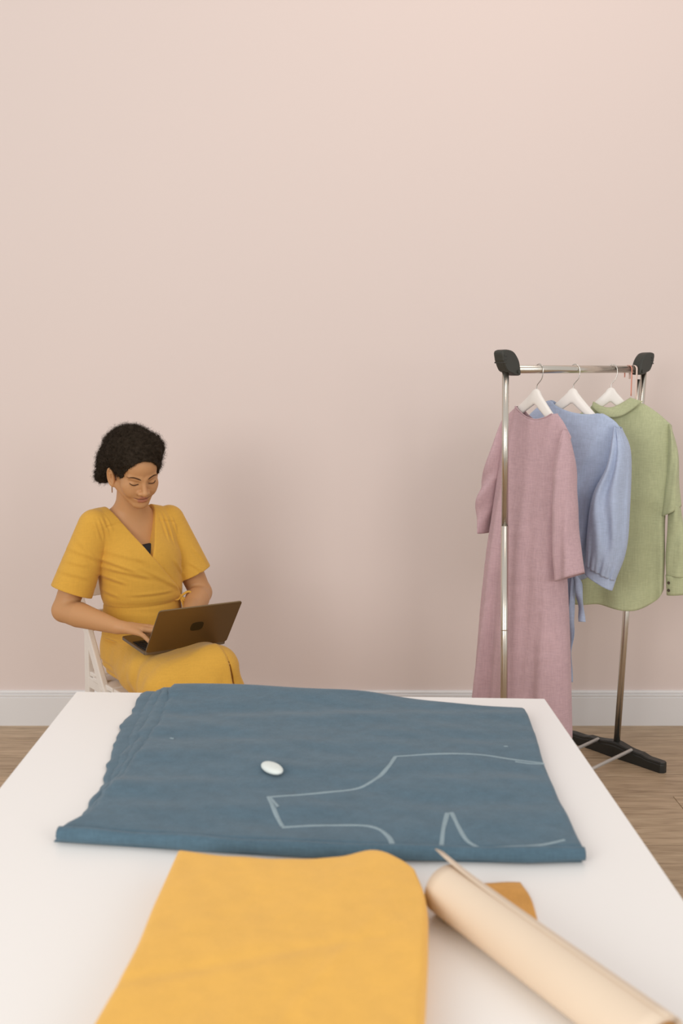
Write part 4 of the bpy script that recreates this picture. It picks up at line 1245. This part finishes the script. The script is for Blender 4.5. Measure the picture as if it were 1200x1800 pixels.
ca_.data.foreach_set('color', colr.astype(np.float32).ravel())

# brows and lashes
def on_face(x, z, y0=0.12):
    """march along -y onto the face in head coordinates"""
    y = y0
    for _ in range(60):
        d = float(head_sdf(np.array([[x, y, z]], np.float32))[0])
        if d < 0.0002: break
        y -= max(d * 0.7, 0.0003)
    return np.array([x, y, z])
for s in (-1, 1):
    pts = [(0.0125, 0.0158), (0.0220, 0.0192), (0.0330, 0.0220), (0.0440, 0.0212), (0.0530, 0.0168)]
    C2 = catmull(pts, 26)
    wid = np.interp(np.linspace(0, 1, 26), [0, 0.15, 0.6, 1], [0.0012, 0.0031, 0.0025, 0.0008])
    rows = [[], [], []]
    for (x, z), w in zip(C2, wid):
        for k, e in enumerate((-1, 0, 1)):
            p = on_face(s * x, z + e * w); p[1] += (0.0004, 0.0013, 0.0004)[k]
            rows[k].append(hw(*p))
    mesh_obj('eyebrow', np.vstack([np.array(r) for r in rows]), grid_faces(26, 3, 0, s > 0), M['brow'], woman)
    pts = [(0.0180, -0.0030), (0.0225, -0.0055), (0.0310, -0.0072), (0.0395, -0.0056), (0.0460, -0.0018)]
    C2 = catmull(pts, 22); V = []
    P3 = []
    for (x, z) in C2:
        p = on_face(s * x, z); p[1] += 0.0006; P3.append(p)
    top = np.array([hw(p[0], p[1], p[2] + 0.0008) for p in P3])
    mid = np.array([hw(p[0], p[1] + 0.0012, p[2] - 0.0002) for p in P3])
    lowr = np.array([hw(p[0] * 1.01, p[1] + 0.0024, p[2] - 0.0022) for p in P3])
    mesh_obj('eyelashes', np.vstack([top, mid, lowr]), grid_faces(22, 3, 0, s > 0), M['brow'], woman)
# earring
p = hw(0.0800, -0.0060, -0.0560)
mesh_obj('earring', *tube([p + np.array([0, 0, 0.004]), p, p + np.array([0, 0, -0.022])], [0.0020, 0.0018, 0.0016], 8), M['gold'], woman)

# ---------------------------------------------------------------- dress mesh
lo, hi = BO + [-0.36, -0.62, 0.22], BO + [0.56, 0.28, SEAMZ + 0.004]
dv, df = surface_nets(dress_sdf, lo, hi, 0.0036)
lo, hi = BO + [-0.32, -0.24, SEAMZ + 0.0005], BO + [0.32, 0.24, 1.115]
dv2, df2 = surface_nets(dress_sdf, lo, hi, 0.0026)
df = np.vstack([df, df2 + len(dv)]); dv = np.vstack([dv, dv2])
dress = mesh_obj('wrap_dress', dv, df, M['mustard'], woman)
dress['label'] = 'mustard yellow linen wrap dress with short sleeves'
# camisole under the neckline
def cami_sdf(P):
    q = bl3(P.astype(np.float32))
    d = smin(torso_sdf(q, 0.0065), ell(q, (-0.01, 0.040, 0.895), (0.080, 0.056, 0.070)), 0.02)
    return np.maximum(np.maximum(d, q[:, 2] - 0.950 - 0.1 * q[:, 0]), np.maximum(0.80 - q[:, 2], -q[:, 1]))
lo, hi = box_around([bw(-0.13, 0, 0.80), bw(0.13, 0.16, 0.95), bw(-0.13, 0.16, 0.9), bw(0.13, 0, 0.9)], 0.01)
cv, cfc = surface_nets(cami_sdf, lo, hi, 0.005)
mesh_obj('camisole', cv, cfc, M['cami'], woman)
# waist tie bow at her left side
kn = bw(0.118, 0.078, 0.757)
bowp = []
for (dx, dz) in ((-0.024, 0.020), (0.026, 0.016)):
    L_ = catmull([kn, kn + BW * dx + np.array([0, 0, dz]) + BF * 0.010, kn + BW * dx * 1.6 + np.array([0, 0, dz * 0.2]) + BF * 0.012, kn + BW * dx * 0.7 + np.array([0, 0, -0.008]) + BF * 0.008, kn], 30)
    bowp.append(tube(L_, 0.0072, 8, flat=0.6))
for (dx, dz) in ((0.012, -0.060), (0.030, -0.050)):
    L_ = catmull([kn, kn + BW * dx * 0.6 + np.array([0, 0, dz * 0.45]) + BF * 0.012, kn + BW * dx + np.array([0, 0, dz]) + BF * 0.008], 20)
    bowp.append(tube(L_, np.linspace(0.006, 0.0105, 20), 8, flat=0.45))
bowp.append(tube([kn - BW * 0.006, kn + BW * 0.006], 0.0085, 12))
tb = mesh_obj('waist_tie', *join(*bowp), M['mustard'], woman)

# ---------------------------------------------------------------- hair
hA, hB, hCc, hD = atY(231, 791, 3.31), atY(202, 812, 3.36), atY(264, 787, 3.28), atY(222, 790, 3.40)
hE = atY(180, 836, 3.38)
def hair_vol(P):
    P = P.astype(np.float32)
    d = sph(P, hA, 0.083)
    d = smin(d, sph(P, hB, 0.060), 0.03)
    d = smin(d, sph(P, hCc, 0.044), 0.02)
    d = smin(d, sph(P, hD, 0.078), 0.03)
    d = smin(d, sph(P, hE, 0.026), 0.03)
    d = smin(d, ell(to_head(P), (0, -0.008, 0.046), (0.084, 0.106, 0.094)) * np.float32(HS), 0.02)
    x, y, z = P[:, 0], P[:, 1], P[:, 2]
    d = d + 0.0035 * np.sin(x * 130 + 3 * np.sin(z * 90)) * np.sin(y * 140 + 2) * np.sin(z * 120) + 0.0015 * np.sin(x * 330) * np.sin(z * 310 + y * 200)
    h = to_head(P); hq = h.copy(); hq[:, 0] = np.abs(hq[:, 0])
    face = ell(hq, (0, 0.092, -0.022), (0.0760, 0.082, 0.104))
    face = face + 0.0022 * np.sin(h[:, 0] * 410 + 2) * np.sin(h[:, 2] * 360 + h[:, 1] * 290)
    ear = ell(hq, (0.082, 0.010, -0.030), (0.030, 0.030, 0.038))
    neck = ell(hq, (0, 0.0, -0.11), (0.062, 0.08, 0.070))
    d = smax(d, -face, 0.006); d = smax(d, -ear, 0.004); d = smax(d, -neck, 0.006)
    return d
lo, hi = HC - [0.18, 0.13, 0.14], HC + [0.15, 0.22, 0.19]
hv, hf = surface_nets(hair_vol, lo, hi, 0.003)
hair = mesh_obj('hair', hv, hf, M['hair'], woman)
hair['label'] = 'dark brown curly afro hair swept back from the forehead'
hn = grad_normals(hair_vol, hv)
# curls
NS, SEG = 20000, 13
pick = rng.integers(0, len(hv), NS)
R0 = hv[pick] - hn[pick] * 0.004
hh = to_head(R0.astype(np.float32)); 
nl_ = hn[pick] + 0.55 * rng.normal(size=(NS, 3))
back = (HR @ np.array([0, -0.55, 0.45]))
fr_ = np.exp(-np.abs(ell(np.c_[np.abs(hh[:, 0]), hh[:, 1], hh[:, 2]].astype(np.float32), (0, 0.092, -0.022), (0.0760, 0.082, 0.104))) / 0.008)
nl_ = nl_ * (1 - 0.8 * fr_[:, None]) + back * (0.25 + 1.0 * fr_[:, None])
nl_ /= np.linalg.norm(nl_, axis=1)[:, None]
Ln = (0.005 + 0.014 * rng.random(NS) ** 1.5) * (1 - 0.5 * fr_)
e1 = np.cross(nl_, rng.normal(size=(NS, 3))); e1 /= np.linalg.norm(e1, axis=1)[:, None]
e2 = np.cross(nl_, e1)
rc = rng.uniform(0.0015, 0.0038, NS); om = rng.uniform(9, 20, NS); ph = rng.uniform(0, 6.28, NS)
T = np.linspace(0, 1, SEG)
bend = rng.normal(size=(NS, 3)) * 0.004
P = (R0[:, None] + nl_[:, None] * (Ln[:, None] * T)[..., None] + bend[:, None] * (T ** 2)[None, :, None]
     + e1[:, None] * (rc[:, None] * np.cos(om[:, None] * T + ph[:, None]))[..., None] + e2[:, None] * (rc[:, None] * np.sin(om[:, None] * T + ph[:, None]))[..., None])
wv = rng.normal(size=(NS, 3)); wv /= np.linalg.norm(wv, axis=1)[:, None]
wd = (0.00042 * (1 - 0.6 * T))[None, :, None]
Va = (P - wv[:, None] * wd); Vb = (P + wv[:, None] * wd)
VV = np.stack([Va, Vb], 2).reshape(-1, 3)
base_i = (np.arange(NS)[:, None] * SEG + np.arange(SEG - 1)[None]) * 2
FF = np.stack([base_i, base_i + 1, base_i + 3, base_i + 2], -1).reshape(-1, 4)
cu_ = mesh_obj('curls', VV - np.array(woman.location), FF, M['hair'], hair, local=True)
cu_['kind'] = 'stuff'
